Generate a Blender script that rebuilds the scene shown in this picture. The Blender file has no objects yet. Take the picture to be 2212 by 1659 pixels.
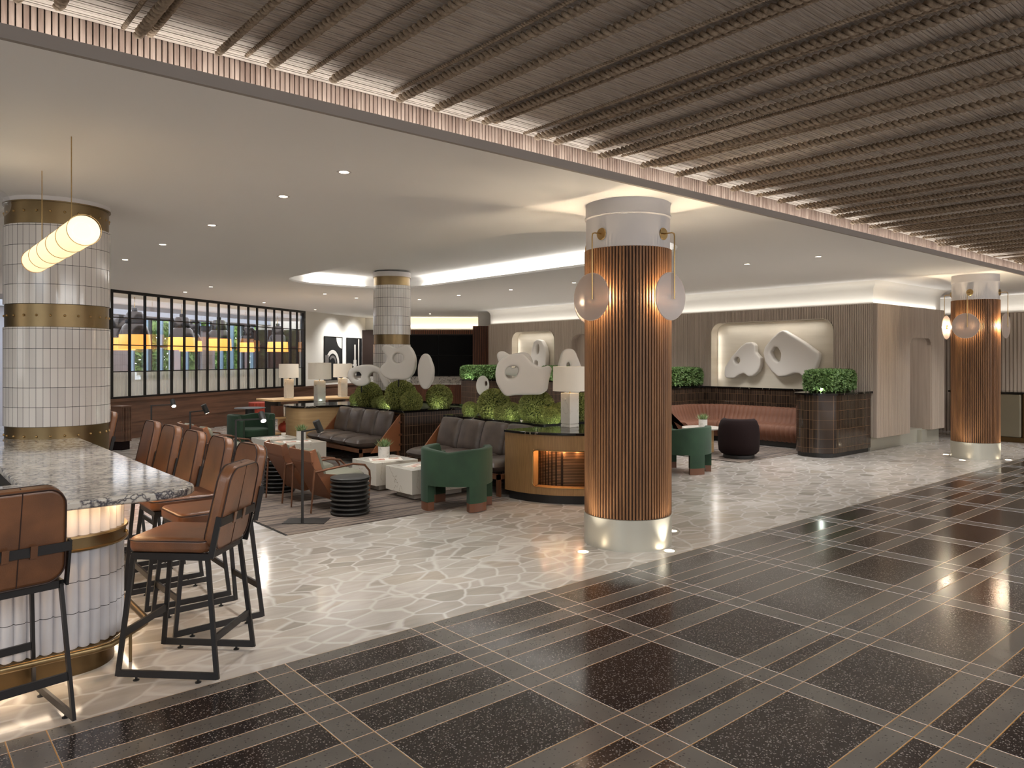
import bpy, bmesh, math, random
from mathutils import Vector, Matrix
from math import pi, sin, cos, radians as R
random.seed(7)
S = bpy.context.scene
C = S.collection
# ------------------------------------------------------------------ camera, world, exposure
H = 1.7
FWD = math.atan(1877 / 1600)                      # heading of the camera, measured from +X
cam = bpy.data.cameras.new('camera'); cam.sensor_width = 36; cam.lens = 1600 / 2212 * 36
cam.shift_y = -(829.5 - 774) / 2212; cam.clip_end = 200; cam.clip_start = .05
co = bpy.data.objects.new('camera', cam); C.objects.link(co)
co.location = (0, 0, H); co.rotation_euler = (pi / 2, 0, FWD - pi / 2); S.camera = co
W = bpy.data.worlds.new('sky'); S.world = W; W.use_nodes = True
W.node_tree.nodes['Background'].inputs[0].default_value = (.80, .90, 1, 1)
W.node_tree.nodes['Background'].inputs[1].default_value = 2.2
S.view_settings.view_transform = 'Standard'; S.view_settings.look = 'None'
S.view_settings.exposure = 1.18; S.view_settings.gamma = 1; S.view_settings.use_curve_mapping = False
S.cycles.use_denoising = True; S.cycles.max_bounces = 7; S.cycles.diffuse_bounces = 4
S.cycles.glossy_bounces = 3; S.cycles.transmission_bounces = 5; S.cycles.transparent_max_bounces = 8
S.cycles.sample_clamp_indirect = 4; S.cycles.caustics_reflective = False; S.cycles.caustics_refractive = False
S.cycles.use_light_tree = True; S.cycles.blur_glossy = 1.0

WARM = (1, .97, .92); NEUT = (1, 1, .99)
def area(name, loc, sx, sy, power, rot=(0, 0, 0), col=WARM, spread=pi):
    l = bpy.data.lights.new(name, 'AREA'); l.shape = 'RECTANGLE'; l.size = sx; l.size_y = sy
    l.energy = power; l.color = col; l.spread = spread
    o = bpy.data.objects.new(name, l); C.objects.link(o); o.location = loc; o.rotation_euler = rot; return o
def spot(name, loc, power, ang=100, blend=.8, rot=(0, 0, 0), col=WARM, rad=.03):
    l = bpy.data.lights.new(name, 'SPOT'); l.energy = power; l.spot_size = R(ang); l.spot_blend = blend
    l.color = col; l.shadow_soft_size = rad
    o = bpy.data.objects.new(name, l); C.objects.link(o); o.location = loc; o.rotation_euler = rot; return o
def point(name, loc, power, col=WARM, rad=.03):
    l = bpy.data.lights.new(name, 'POINT'); l.energy = power; l.color = col; l.shadow_soft_size = rad
    o = bpy.data.objects.new(name, l); C.objects.link(o); o.location = loc; return o
# soft fill lights added out of view behind and beside the camera
area('hall_fill', (3, -2.0, 2.9), 8, 1.8, 200, rot=(R(12), 0, 0), col=NEUT)
area('hall_fill', (13, -2.0, 2.9), 9, 1.8, 225, rot=(R(12), 0, 0), col=NEUT)
area('hall_fill', (-3.0, 3.0, 3.05), 2, 5, 60, col=NEUT)
# light troughs
area('trough_light', (8, 4.04, 3.145), 22, .04, 17, rot=(pi, 0, 0))
area('oval_light', (8.36, 9.5, 3.17), .05, 7.0, 7, rot=(pi, 0, 0))
area('oval_light', (5.30, 9.5, 3.17), .05, 7.0, 4.5, rot=(pi, 0, 0))
area('oval_light', (6.85, 13.47, 3.17), 2.2, .05, 3, rot=(pi, 0, 0))
area('oval_light', (6.85, 5.48, 3.17), 2.2, .05, 4, rot=(pi, 0, 0))
area('wall_cove_light', (13.83, 11.6, 2.72), .05, 11.3, 6, rot=(pi, 0, 0))
area('wall_cove_light', (15.35, 6.02, 2.72), 3.0, .05, 1.5, rot=(pi, 0, 0))

# ------------------------------------------------------------------ materials
def newmat(name):
    m = bpy.data.materials.new(name); m.use_nodes = True
    return m, m.node_tree.nodes, m.node_tree.links, m.node_tree.nodes['Principled BSDF']
def lin(c):
    return tuple(((v / 255) / 12.92 if v / 255 <= .04045 else ((v / 255 + .055) / 1.055) ** 2.4) for v in c) + (1,)
def ramp(N, stops, interp='LINEAR'):
    r = N.new('ShaderNodeValToRGB'); r.color_ramp.interpolation = interp
    e = r.color_ramp.elements
    while len(e) < len(stops): e.new(.5)
    for k, (p, c) in enumerate(stops): e[k].position = p; e[k].color = c
    return r
def mat(name, col, rough=.5, metal=0, col2=None, scale=8, stretch=(1, 1, 1), bump=0, bscale=60, spec=.5, coat=0, emis=None, estr=0, trans=0, world=False, alpha=1, sheen=0, detail=5, lo=.35, hi=.65):
    m, N, L, P = newmat(name)
    P.inputs['Base Color'].default_value = lin(col); P.inputs['Roughness'].default_value = rough
    P.inputs['Metallic'].default_value = metal; P.inputs['Specular IOR Level'].default_value = spec
    P.inputs['Coat Weight'].default_value = coat; P.inputs['Transmission Weight'].default_value = trans
    P.inputs['Alpha'].default_value = alpha; P.inputs['Sheen Weight'].default_value = sheen
    if emis: P.inputs['Emission Color'].default_value = lin(emis); P.inputs['Emission Strength'].default_value = estr
    if col2 or bump:
        if world: src = N.new('ShaderNodeNewGeometry').outputs['Position']
        else: src = N.new('ShaderNodeTexCoord').outputs['Object']
        mp = N.new('ShaderNodeMapping'); mp.inputs['Scale'].default_value = stretch; L.new(src, mp.inputs['Vector'])
        if col2:
            n = N.new('ShaderNodeTexNoise'); n.inputs['Scale'].default_value = scale; n.inputs['Detail'].default_value = detail
            L.new(mp.outputs[0], n.inputs['Vector'])
            r = ramp(N, [(lo, lin(col)), (hi, lin(col2))]); L.new(n.outputs['Fac'], r.inputs['Fac']); L.new(r.outputs[0], P.inputs['Base Color'])
        if bump:
            n2 = N.new('ShaderNodeTexNoise'); n2.inputs['Scale'].default_value = bscale; L.new(mp.outputs[0], n2.inputs['Vector'])
            b = N.new('ShaderNodeBump'); b.inputs['Strength'].default_value = bump; b.inputs['Distance'].default_value = .01
            L.new(n2.outputs['Fac'], b.inputs['Height']); L.new(b.outputs[0], P.inputs['Normal'])
    return m
def marble(name, base, vein, scale=3, sharp=.03, rough=.15, width=.5, stretch=(1, 1, 1), spec=.5, warp=.35, rotz=0):
    m, N, L, P = newmat(name); P.inputs['Roughness'].default_value = rough; P.inputs['Specular IOR Level'].default_value = spec
    tc = N.new('ShaderNodeTexCoord'); mp = N.new('ShaderNodeMapping'); mp.inputs['Scale'].default_value = stretch; mp.inputs['Rotation'].default_value = (0, 0, rotz); L.new(tc.outputs['Object'], mp.inputs[0])
    n = N.new('ShaderNodeTexNoise'); n.inputs['Scale'].default_value = scale; n.inputs['Detail'].default_value = 6; L.new(mp.outputs[0], n.inputs[0])
    mx = N.new('ShaderNodeMix'); mx.data_type = 'VECTOR'; mx.inputs[0].default_value = warp
    L.new(mp.outputs[0], mx.inputs[4]); L.new(n.outputs['Color'], mx.inputs[5])
    v = N.new('ShaderNodeTexVoronoi'); v.feature = 'DISTANCE_TO_EDGE'; v.inputs['Scale'].default_value = scale * 1.3; L.new(mx.outputs[1], v.inputs['Vector'])
    n3 = N.new('ShaderNodeTexNoise'); n3.inputs['Scale'].default_value = scale * .8; L.new(mp.outputs[0], n3.inputs[0])
    r = ramp(N, [(0, lin(vein)), (sharp, lin(base)), (1, lin(base))]); L.new(v.outputs['Distance'], r.inputs[0])
    rr = ramp(N, [(width - .08, (0, 0, 0, 1)), (width + .08, (1, 1, 1, 1))]); L.new(n3.outputs['Fac'], rr.inputs[0])
    mc = N.new('ShaderNodeMix'); mc.data_type = 'RGBA'; L.new(rr.outputs[0], mc.inputs[0]); mc.inputs[6].default_value = lin(base); L.new(r.outputs[0], mc.inputs[7])
    L.new(mc.outputs[2], P.inputs['Base Color']); return m
def tilemat(name, face, dark, pu, pv, g, rough=.15, metal=0, axis='xy', grout=None, spec=.5, bump=.3, var=.12):
    """vertical stacked tiles: pu across, pv up; axis 'xy' uses x+y, 'cyl' uses the angle around local z times the radius in pu"""
    m, N, L, P = newmat(name); P.inputs['Roughness'].default_value = rough; P.inputs['Metallic'].default_value = metal; P.inputs['Specular IOR Level'].default_value = spec
    tc = N.new('ShaderNodeTexCoord'); sx = N.new('ShaderNodeSeparateXYZ'); L.new(tc.outputs['Object'], sx.inputs[0])
    def ma(op, a, b=None):
        q = N.new('ShaderNodeMath'); q.operation = op
        for k, t in enumerate((a, b)):
            if t is None: continue
            if isinstance(t, (int, float)): q.inputs[k].default_value = t
            else: L.new(t, q.inputs[k])
        return q.outputs[0]
    if axis == 'cyl': u = ma('MULTIPLY', ma('ARCTAN2', sx.outputs[1], sx.outputs[0]), 1 / (2 * pi)); pu = 1 / pu
    else: u = ma('ADD', sx.outputs[0], sx.outputs[1])
    fu = ma('FRACT', ma('DIVIDE', u, pu)); fv = ma('FRACT', ma('DIVIDE', sx.outputs[2], pv))
    gu = g / pu if axis != 'cyl' else .055; gv = g / pv
    e = ma('MAXIMUM', ma('LESS_THAN', fu, gu), ma('LESS_THAN', fv, gv))
    cell = ma('ADD', ma('FLOOR', ma('DIVIDE', u, pu)), ma('MULTIPLY', ma('FLOOR', ma('DIVIDE', sx.outputs[2], pv)), 17.3))
    wn = N.new('ShaderNodeTexWhiteNoise'); wn.noise_dimensions = '1D'; L.new(cell, wn.inputs['W'])
    c1 = N.new('ShaderNodeMix'); c1.data_type = 'RGBA'; L.new(wn.outputs['Value'], c1.inputs[0])
    c1.inputs[6].default_value = lin(face); c1.inputs[7].default_value = lin(dark)
    mx = N.new('ShaderNodeMix'); mx.data_type = 'RGBA'; L.new(e, mx.inputs[0]); L.new(c1.outputs[2], mx.inputs[6]); mx.inputs[7].default_value = lin(grout or (30, 28, 26))
    L.new(mx.outputs[2], P.inputs['Base Color'])
    b = N.new('ShaderNodeBump'); b.inputs['Strength'].default_value = bump; b.inputs['Distance'].default_value = .004; b.invert = True
    L.new(e, b.inputs['Height']); L.new(b.outputs[0], P.inputs['Normal']); return m

M = {}
M['ceil'] = mat('plaster_ceiling', (248, 246, 243), .85, bump=.02, bscale=20)
M['plaster'] = mat('plaster_wall', (228, 223, 214), .8)
M['greyfascia'] = mat('fascia_paint', (158, 149, 142), .8)
M['woodceil'] = mat('ceiling_wood', (172, 160, 149), .75, col2=(206, 196, 185), scale=2, stretch=(4, 60, 4), world=True)
M['woodback'] = mat('ceiling_back', (60, 48, 40), .9)
M['ribwood'] = mat('rib_wood_pale', (196, 176, 162), .6, col2=(150, 128, 116), scale=1.5, stretch=(20, 20, 2), world=True)
M['rope'] = mat('rope', (176, 156, 134), .9, col2=(134, 116, 97), scale=40, bump=.4, bscale=300)
M['taupe'] = mat('taupe_slat', (190, 175, 160), .65, col2=(176, 160, 145), scale=2, stretch=(10, 10, .6), world=True)
M['taupeback'] = mat('taupe_back', (156, 141, 128), .8)
M['plinth'] = mat('metal_plinth', (196, 193, 180), .38, metal=.55)
M['niche'] = mat('niche_plaster', (226, 216, 199), .8, col2=(214, 203, 184), scale=1.2, stretch=(.2, .6, 5), world=True)
M['white'] = mat('white_paint', (212, 207, 205), .6)
M['walnut'] = mat('walnut', (146, 102, 64), .5, col2=(108, 72, 44), scale=3, stretch=(8, 8, .7), lo=.3, hi=.7)
M['walnutdark'] = mat('walnut_groove', (44, 25, 14), .7)
M['wainscot'] = mat('wainscot_wood', (112, 80, 62), .45, col2=(84, 59, 46), scale=2, stretch=(.5, .5, 7), world=True)
M['pier'] = mat('pier_wood', (120, 70, 42), .5, col2=(92, 52, 32), scale=2, stretch=(10, 10, .7), world=True)
M['bronze'] = mat('bronze', (138, 118, 86), .36, metal=1, col2=(126, 107, 78), scale=3)
M['darkbronze'] = mat('dark_bronze', (92, 74, 50), .3, metal=1)
M['brass'] = mat('brass', (178, 148, 100), .3, metal=1)
M['black'] = mat('black_steel', (30, 29, 29), .42, metal=.3)
M['blackmatte'] = mat('black_lacquer', (34, 32, 30), .5)
M['stoolmetal'] = mat('stool_steel', (44, 42, 42), .4, metal=.5)
M['leather'] = mat('cognac_leather', (126, 82, 53), .36, col2=(98, 64, 42), scale=5, bump=.12, bscale=220, coat=.1)
M['leatherseam'] = mat('leather_piping', (48, 28, 20), .6)
M['leatherback'] = mat('leather_shell', (124, 78, 50), .55, bump=.1, bscale=250)
M['sofaleather'] = mat('dark_brown_leather', (92, 80, 72), .36, col2=(74, 64, 58), scale=6, bump=.15, bscale=160)
M['sofawood'] = mat('orange_wood', (112, 72, 46), .45, col2=(90, 56, 36), scale=4, stretch=(6, 1, 1))
M['green'] = mat('green_velvet', (36, 64, 42), .85, sheen=.08, col2=(30, 54, 36), scale=4)
M['greenfoot'] = mat('bronze_wood_foot', (104, 66, 46), .4)
M['tanpanel'] = mat('tan_saddle_leather', (142, 88, 54), .5, bump=.1, bscale=250)
M['sage'] = mat('sage_fabric', (118, 116, 102), .9)
M['plum'] = mat('plum_velvet', (26, 13, 13), .9, spec=.2)
M['rust'] = mat('rust_channel', (108, 66, 44), .7, sheen=.05)
M['red'] = mat('red_velvet', (150, 52, 32), .8, sheen=.05)
M['leaf'] = mat('leaf_green', (176, 176, 100), .7, col2=(116, 126, 62), scale=30)
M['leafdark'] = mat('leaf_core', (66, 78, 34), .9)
M['hedge'] = mat('hedge_leaf', (128, 156, 92), .6, col2=(72, 102, 54), scale=30)
M['succ'] = mat('succulent_leaf', (96, 132, 84), .5, col2=(140, 150, 100), scale=20)
M['plasterart'] = mat('sculpture_plaster', (228, 222, 214), .7)
M['marblewhite'] = marble('marble_white', (222, 217, 206), (168, 156, 138), 3.2, .022, .12, .5, warp=.6)
M['marblepot'] = marble('marble_pot', (222, 218, 212), (120, 112, 104), 14, .05, .2, .5)
M['marblebar'] = marble('marble_bar', (204, 196, 184), (56, 54, 66), 7, .16, .1, .36, stretch=(1, 1.7, 1), warp=.5, rotz=R(40))
M['marbleblack'] = marble('marble_black', (16, 14, 13), (150, 140, 125), 2, .012, .08, .5)
M['marblefar'] = marble('marble_splash', (206, 200, 192), (70, 66, 64), 7, .08, .2, .4)
M['oak'] = mat('pale_oak', (196, 162, 116), .5, col2=(182, 148, 102), scale=2, stretch=(1, 1, 12))
M['consolewood'] = mat('console_oak', (150, 116, 74), .45, col2=(134, 102, 64), scale=6, stretch=(14, 14, 1))
M['mesh'] = tilemat('metal_mesh', (120, 92, 66), (100, 76, 54), .018, .018, .006, rough=.35, metal=.8, grout=(40, 28, 18))
M['paper'] = mat('paper', (236, 230, 220), .7)
M['photo'] = mat('printed_page', (176, 92, 70), .6, col2=(226, 214, 196), scale=18)
M['shade'] = mat('linen_shade', (232, 226, 214), .9, emis=(255, 226, 190), estr=.05, trans=0)
M['bulb'] = mat('bulb', (255, 240, 220), .5, emis=(255, 206, 150), estr=14)
M['lens'] = mat('lamp_lens', (255, 240, 220), .5, emis=(255, 232, 200), estr=9)
M['led'] = mat('spot_led', (255, 240, 220), .5, emis=(255, 236, 206), estr=25)
M['tube'] = mat('lit_fabric_tube', (255, 240, 215), .6, emis=(255, 222, 170), estr=.50)
M['tubeend'] = mat('lit_diffuser', (255, 240, 215), .6, emis=(255, 230, 190), estr=.45)
M['amber'] = mat('amber_glass', (255, 180, 90), .3, emis=(255, 160, 70), estr=.55)
M['bell'] = mat('bell_metal', (74, 68, 66), .25, metal=.9)
M['glass'] = mat('clear_glass', (255, 255, 255), .02, trans=1, alpha=.12, spec=.4)
M['frost'] = mat('frosted_disc', (158, 148, 144), .3, alpha=.84, emis=(255, 214, 180), estr=.03)
M['flute'] = mat('fluted_glass', (214, 212, 204), .25, alpha=.80, emis=(255, 246, 220), estr=.06)
M['screen'] = mat('tv_screen', (10, 9, 9), .35, spec=.08)
M['panelmetal'] = mat('brushed_panel', (128, 122, 106), .35, metal=.85)
M['rugm'] = None
M['winframe'] = mat('window_steel', (34, 36, 40), .5)
M['fin'] = mat('outer_fin', (120, 140, 160), .6)
M['tree'] = mat('tree_leaf', (150, 170, 92), .8, col2=(84, 112, 52), scale=3)
M['dining'] = mat('dining_paint', (176, 182, 194), .8)
M['tilewall'] = tilemat('tile_wall', (150, 144, 146), (138, 132, 134), .12, .3, .004, rough=.3, grout=(60, 58, 60))
M['tilecol'] = tilemat('white_tile', (224, 218, 212), (206, 200, 195), 48, .172, .004, rough=.12, axis='cyl', grout=(44, 42, 42))
M['tilecolfar'] = tilemat('white_tile_small', (224, 218, 212), (210, 204, 198), 44, .172, .005, rough=.15, axis='cyl', grout=(60, 56, 52))
M['bartile'] = mat('bar_fluted_tile', (206, 204, 206), .12, col2=(190, 188, 192), scale=2)
M['darktile'] = tilemat('dark_tile', (62, 50, 41), (40, 32, 27), .055, .16, .004, rough=.12, grout=(112, 86, 60), bump=.4)
M['darktile2'] = tilemat('dark_tile_planter', (58, 42, 33), (38, 28, 22), .05, .15, .006, rough=.3, grout=(118, 94, 72), bump=.4)

# light crazy-paving marble floor
def floor_light():
    m, N, L, P = newmat('marble_crazy_paving'); P.inputs['Roughness'].default_value = .16; P.inputs['Specular IOR Level'].default_value = .45
    g = N.new('ShaderNodeNewGeometry'); mp = N.new('ShaderNodeMapping'); mp.inputs['Rotation'].default_value = (0, 0, R(42)); mp.inputs['Scale'].default_value = (1.0, 1.45, 1); L.new(g.outputs['Position'], mp.inputs[0])
    n = N.new('ShaderNodeTexNoise'); n.inputs['Scale'].default_value = 2.2; L.new(mp.outputs[0], n.inputs[0])
    mx = N.new('ShaderNodeMix'); mx.data_type = 'VECTOR'; mx.inputs[0].default_value = .12; L.new(mp.outputs[0], mx.inputs[4]); L.new(n.outputs['Color'], mx.inputs[5])
    v = N.new('ShaderNodeTexVoronoi'); v.feature = 'DISTANCE_TO_EDGE'; v.inputs['Scale'].default_value = 4.3; L.new(mx.outputs[1], v.inputs['Vector'])
    v2 = N.new('ShaderNodeTexVoronoi'); v2.inputs['Scale'].default_value = 4.3; L.new(mx.outputs[1], v2.inputs['Vector'])
    sc = N.new('ShaderNodeSeparateColor'); L.new(v2.outputs['Color'], sc.inputs[0])
    r1 = ramp(N, [(0, lin((148, 141, 133))), (.35, lin((178, 171, 164))), (.6, lin((164, 157, 150))), (.8, lin((186, 180, 174))), (1, lin((166, 156, 145)))]); L.new(sc.outputs[0], r1.inputs[0])
    vn = N.new('ShaderNodeTexNoise'); vn.inputs['Scale'].default_value = 2; vn.inputs['Detail'].default_value = 8
    mp2 = N.new('ShaderNodeMapping'); mp2.inputs['Rotation'].default_value = (0, 0, R(40)); mp2.inputs['Scale'].default_value = (1.2, 7, 1); L.new(g.outputs['Position'], mp2.inputs[0]); L.new(mp2.outputs[0], vn.inputs[0])
    r2 = ramp(N, [(.3, (.84, .83, .82, 1)), (.7, (1.06, 1.05, 1.03, 1))]); L.new(vn.outputs['Fac'], r2.inputs[0])
    mu = N.new('ShaderNodeMix'); mu.data_type = 'RGBA'; mu.blend_type = 'MULTIPLY'; mu.inputs[0].default_value = 1; L.new(r1.outputs[0], mu.inputs[6]); L.new(r2.outputs[0], mu.inputs[7])
    e = ramp(N, [(.012, (1, 1, 1, 1)), (.075, (0, 0, 0, 1))]); L.new(v.outputs['Distance'], e.inputs[0])
    mc = N.new('ShaderNodeMix'); mc.data_type = 'RGBA'; L.new(e.outputs[0], mc.inputs[0]); L.new(mu.outputs[2], mc.inputs[6]); mc.inputs[7].default_value = lin((190, 184, 178))
    L.new(mc.outputs[2], P.inputs['Base Color']); return m
M['floor'] = floor_light()
def terrazzo(name, base, chip, scale, size, rough, base2):
    m, N, L, P = newmat(name); P.inputs['Roughness'].default_value = rough; P.inputs['Specular IOR Level'].default_value = .5
    g = N.new('ShaderNodeNewGeometry')
    v = N.new('ShaderNodeTexVoronoi'); v.inputs['Scale'].default_value = scale; L.new(g.outputs['Position'], v.inputs['Vector'])
    sc = N.new('ShaderNodeSeparateColor'); L.new(v.outputs['Color'], sc.inputs[0])
    q = N.new('ShaderNodeMath'); q.operation = 'MULTIPLY'; L.new(sc.outputs[0], q.inputs[0]); q.inputs[1].default_value = size
    lt = N.new('ShaderNodeMath'); lt.operation = 'LESS_THAN'; L.new(v.outputs['Distance'], lt.inputs[0]); L.new(q.outputs[0], lt.inputs[1])
    n = N.new('ShaderNodeTexNoise'); n.inputs['Scale'].default_value = 3; L.new(g.outputs['Position'], n.inputs[0])
    r = ramp(N, [(.35, lin(base)), (.65, lin(base2))]); L.new(n.outputs['Fac'], r.inputs[0])
    mc = N.new('ShaderNodeMix'); mc.data_type = 'RGBA'; L.new(lt.outputs[0], mc.inputs[0]); L.new(r.outputs[0], mc.inputs[6]); mc.inputs[7].default_value = lin(chip)
    L.new(mc.outputs[2], P.inputs['Base Color']); return m
M['terrdark'] = terrazzo('terrazzo_black', (33, 28, 27), (116, 108, 102), 105, .46, .14, (42, 35, 32))
M['terrgrey'] = terrazzo('terrazzo_grey', (90, 85, 79), (60, 55, 52), 60, .34, .22, (80, 75, 70))
def rugmat():
    m, N, L, P = newmat('striped_rug'); P.inputs['Roughness'].default_value = .95
    g = N.new('ShaderNodeNewGeometry'); mp = N.new('ShaderNodeMapping'); mp.inputs['Scale'].default_value = (.5, 14, 1); L.new(g.outputs['Position'], mp.inputs[0])
    n = N.new('ShaderNodeTexNoise'); n.inputs['Scale'].default_value = 1.6; n.inputs['Detail'].default_value = 5; n.inputs['Roughness'].default_value = .7; L.new(mp.outputs[0], n.inputs[0])
    r = ramp(N, [(.36, lin((38, 32, 32))), (.47, lin((82, 72, 67))), (.54, lin((128, 114, 102))), (.63, lin((96, 84, 78)))]); L.new(n.outputs['Fac'], r.inputs[0])
    L.new(r.outputs[0], P.inputs['Base Color']); return m
M['rug'] = rugmat()

# ------------------------------------------------------------------ mesh helpers
class MB:
    def __init__(s): s.v = []; s.f = []; s.m = []; s.cur = 0
    def add(s, vs, fs):
        b = len(s.v); s.v += [tuple(v) for v in vs]; s.f += [tuple(b + i for i in f) for f in fs]; s.m += [s.cur] * len(fs); return s
    def box(s, x0, y0, z0, x1, y1, z1, M4=None):
        vs = [Vector((x, y, z)) for z in (z0, z1) for x, y in ((x0, y0), (x1, y0), (x1, y1), (x0, y1))]
        if M4: vs = [M4 @ v for v in vs]
        return s.add(vs, [(3, 2, 1, 0), (4, 5, 6, 7), (0, 1, 5, 4), (1, 2, 6, 5), (2, 3, 7, 6), (3, 0, 4, 7)])
    def bar(s, a, b, w, h, up=(0, 0, 1)):
        a = Vector(a); b = Vector(b); d = (b - a).normalized(); u = Vector(up)
        if abs(d.dot(u)) > .98: u = Vector((1, 0, 0))
        r = d.cross(u).normalized() * (w / 2); u = r.cross(d).normalized() * (h / 2)
        vs = [p + i * r + j * u for p in (a, b) for i, j in ((-1, -1), (1, -1), (1, 1), (-1, 1))]
        return s.add(vs, [(0, 1, 2, 3), (7, 6, 5, 4), (4, 5, 1, 0), (5, 6, 2, 1), (6, 7, 3, 2), (7, 4, 0, 3)])
    def prism(s, out, z0, z1, caps=True, M4=None):
        n = len(out); vs = [Vector((x, y, z)) for z in (z0, z1) for x, y in out]
        if M4: vs = [M4 @ v for v in vs]
        fs = [(i, (i + 1) % n, n + (i + 1) % n, n + i) for i in range(n)]
        if caps: fs += [tuple(reversed(range(n))), tuple(range(n, 2 * n))]
        return s.add(vs, fs)
    def lathe(s, prof, n=32, c=(0, 0), a0=0, a1=2 * pi, sx=1, sy=1):
        full = abs(a1 - a0 - 2 * pi) < 1e-6; k = n if full else n + 1; vs = []
        for i in range(k):
            a = a0 + (a1 - a0) * i / n
            for r, z in prof: vs.append((c[0] + r * cos(a) * sx, c[1] + r * sin(a) * sy, z))
        p = len(prof); fs = []
        for i in range(n):
            j = (i + 1) % k
            for q in range(p - 1): fs.append((i * p + q, j * p + q, j * p + q + 1, i * p + q + 1))
        return s.add(vs, fs)
    def tube(s, pts, r, n=8, caps=True, M4=None):
        pts = [Vector(p) for p in pts]; vs = []; N_ = len(pts); prev = None
        for i, p in enumerate(pts):
            d = (pts[min(i + 1, N_ - 1)] - pts[max(i - 1, 0)]).normalized()
            if prev is None:
                u = Vector((0, 0, 1)) if abs(d.z) < .9 else Vector((1, 0, 0)); u = (u - d * u.dot(d)).normalized()
            else: u = (prev - d * prev.dot(d)).normalized()
            prev = u; w = d.cross(u); rr = r[i] if isinstance(r, (list, tuple)) else r
            vs += [p + rr * (cos(2 * pi * k / n) * u + sin(2 * pi * k / n) * w) for k in range(n)]
        fs = [(i * n + k, i * n + (k + 1) % n, (i + 1) * n + (k + 1) % n, (i + 1) * n + k) for i in range(N_ - 1) for k in range(n)]
        if caps: fs += [tuple(reversed(range(n))), tuple(range((N_ - 1) * n, N_ * n))]
        return s.add(vs, fs)
    def sphere(s, c, r, n=16, m=10, sc=(1, 1, 1), e=1.0):
        vs = []; fs = []
        def pw(v): return math.copysign(abs(v) ** e, v)
        for j in range(m + 1):
            t = -pi / 2 + pi * j / m
            for i in range(n):
                a = 2 * pi * i / n
                vs.append((c[0] + r * sc[0] * pw(cos(t)) * pw(cos(a)), c[1] + r * sc[1] * pw(cos(t)) * pw(sin(a)), c[2] + r * sc[2] * pw(sin(t))))
        for j in range(m):
            for i in range(n): fs.append((j * n + i, j * n + (i + 1) % n, (j + 1) * n + (i + 1) % n, (j + 1) * n + i))
        return s.add(vs, fs)
    def build(s, name, mats, parent=None, smooth=False, bevel=0, seg=2, angle=40, loc=None, rotz=None, sub=0):
        me = bpy.data.meshes.new(name); me.from_pydata(s.v, [], s.f); 
        if not isinstance(mats, (list, tuple)): mats = [mats]
        for m in mats: me.materials.append(M[m] if isinstance(m, str) else m)
        me.polygons.foreach_set('material_index', s.m)
        me.validate(); me.update()
        bm = bmesh.new(); bm.from_mesh(me)
        if len(s.v) < 60000: bmesh.ops.remove_doubles(bm, verts=bm.verts, dist=1e-6)
        bmesh.ops.recalc_face_normals(bm, faces=bm.faces)
        if smooth:
            for f in bm.faces: f.smooth = True
            lim = R(angle)
            for e in bm.edges:
                if len(e.link_faces) == 2 and e.calc_face_angle(0) > lim: e.smooth = False
        bm.to_mesh(me); bm.free()
        o = bpy.data.objects.new(name, me); C.objects.link(o)
        if parent: o.parent = parent
        if loc: o.location = loc
        if rotz is not None: o.rotation_euler = (0, 0, rotz)
        if bevel:
            b = o.modifiers.new('b', 'BEVEL'); b.width = bevel; b.segments = seg; b.limit_method = 'ANGLE'; b.angle_limit = R(35); b.harden_normals = False
            if not smooth:
                me.polygons.foreach_set('use_smooth', [True] * len(me.polygons))
                b.harden_normals = True
        if sub:
            q = o.modifiers.new('s', 'SUBSURF'); q.levels = sub; q.render_levels = sub
        return o
def tag(o, label=None, cat=None, group=None, kind=None):
    if label: o['label'] = label
    if cat: o['category'] = cat
    if group: o['group'] = group
    if kind: o['kind'] = kind
    return o
def thing(name, label, cat, loc=(0, 0, 0), rotz=0, group=None):
    o = bpy.data.objects.new(name, None); C.objects.link(o); o.location = loc; o.rotation_euler = (0, 0, rotz); o.empty_display_size = .1
    return tag(o, label, cat, group)
def struct(o): return tag(o, kind='structure')
def kids(o): return [c for c in bpy.data.objects if c.parent == o]
KC = {}
def dup(root, loc, rotz=None, label=None, group=None, scale=None):
    if root.name not in KC: KC[root.name] = [(c, kids(c)) for c in kids(root)]
    r = root.copy(); C.objects.link(r); r.location = loc
    if rotz is not None: r.rotation_euler = (0, 0, rotz)
    if scale: r.scale = (scale,) * 3 if isinstance(scale, (int, float)) else scale
    if label: r['label'] = label
    if group: r['group'] = group
    for c, gs in KC[root.name]:
        d = c.copy(); C.objects.link(d); d.parent = r
        for g in gs:
            h = g.copy(); C.objects.link(h); h.parent = d
    return r
def rrect(x0, y0, x1, y1, r, n=6, corners=(1, 1, 1, 1)):
    out = []
    for (cx, cy, a0), k in zip(((x1 - r, y0 + r, -pi / 2), (x1 - r, y1 - r, 0), (x0 + r, y1 - r, pi / 2), (x0 + r, y0 + r, pi)), corners):
        if not k:
            px = x1 if a0 in (-pi / 2, 0) else x0; py = y0 if a0 in (-pi / 2, pi) else y1; out.append((px, py)); continue
        for i in range(n + 1):
            a = a0 + pi / 2 * i / n; out.append((cx + r * cos(a), cy + r * sin(a)))
    return out
def offset(out, d):
    n = len(out); res = []
    for i in range(n):
        a = Vector(out[i - 1]); b = Vector(out[i]); c = Vector(out[(i + 1) % n])
        e1 = (b - a); e2 = (c - b)
        if e1.length < 1e-9: e1 = e2
        if e2.length < 1e-9: e2 = e1
        n1 = Vector((e1.y, -e1.x)).normalized(); n2 = Vector((e2.y, -e2.x)).normalized(); m = (n1 + n2)
        m = m.normalized() * (d / max(.3, m.normalized().dot(n1))); res.append((b.x + m.x, b.y + m.y))
    return res
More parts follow.
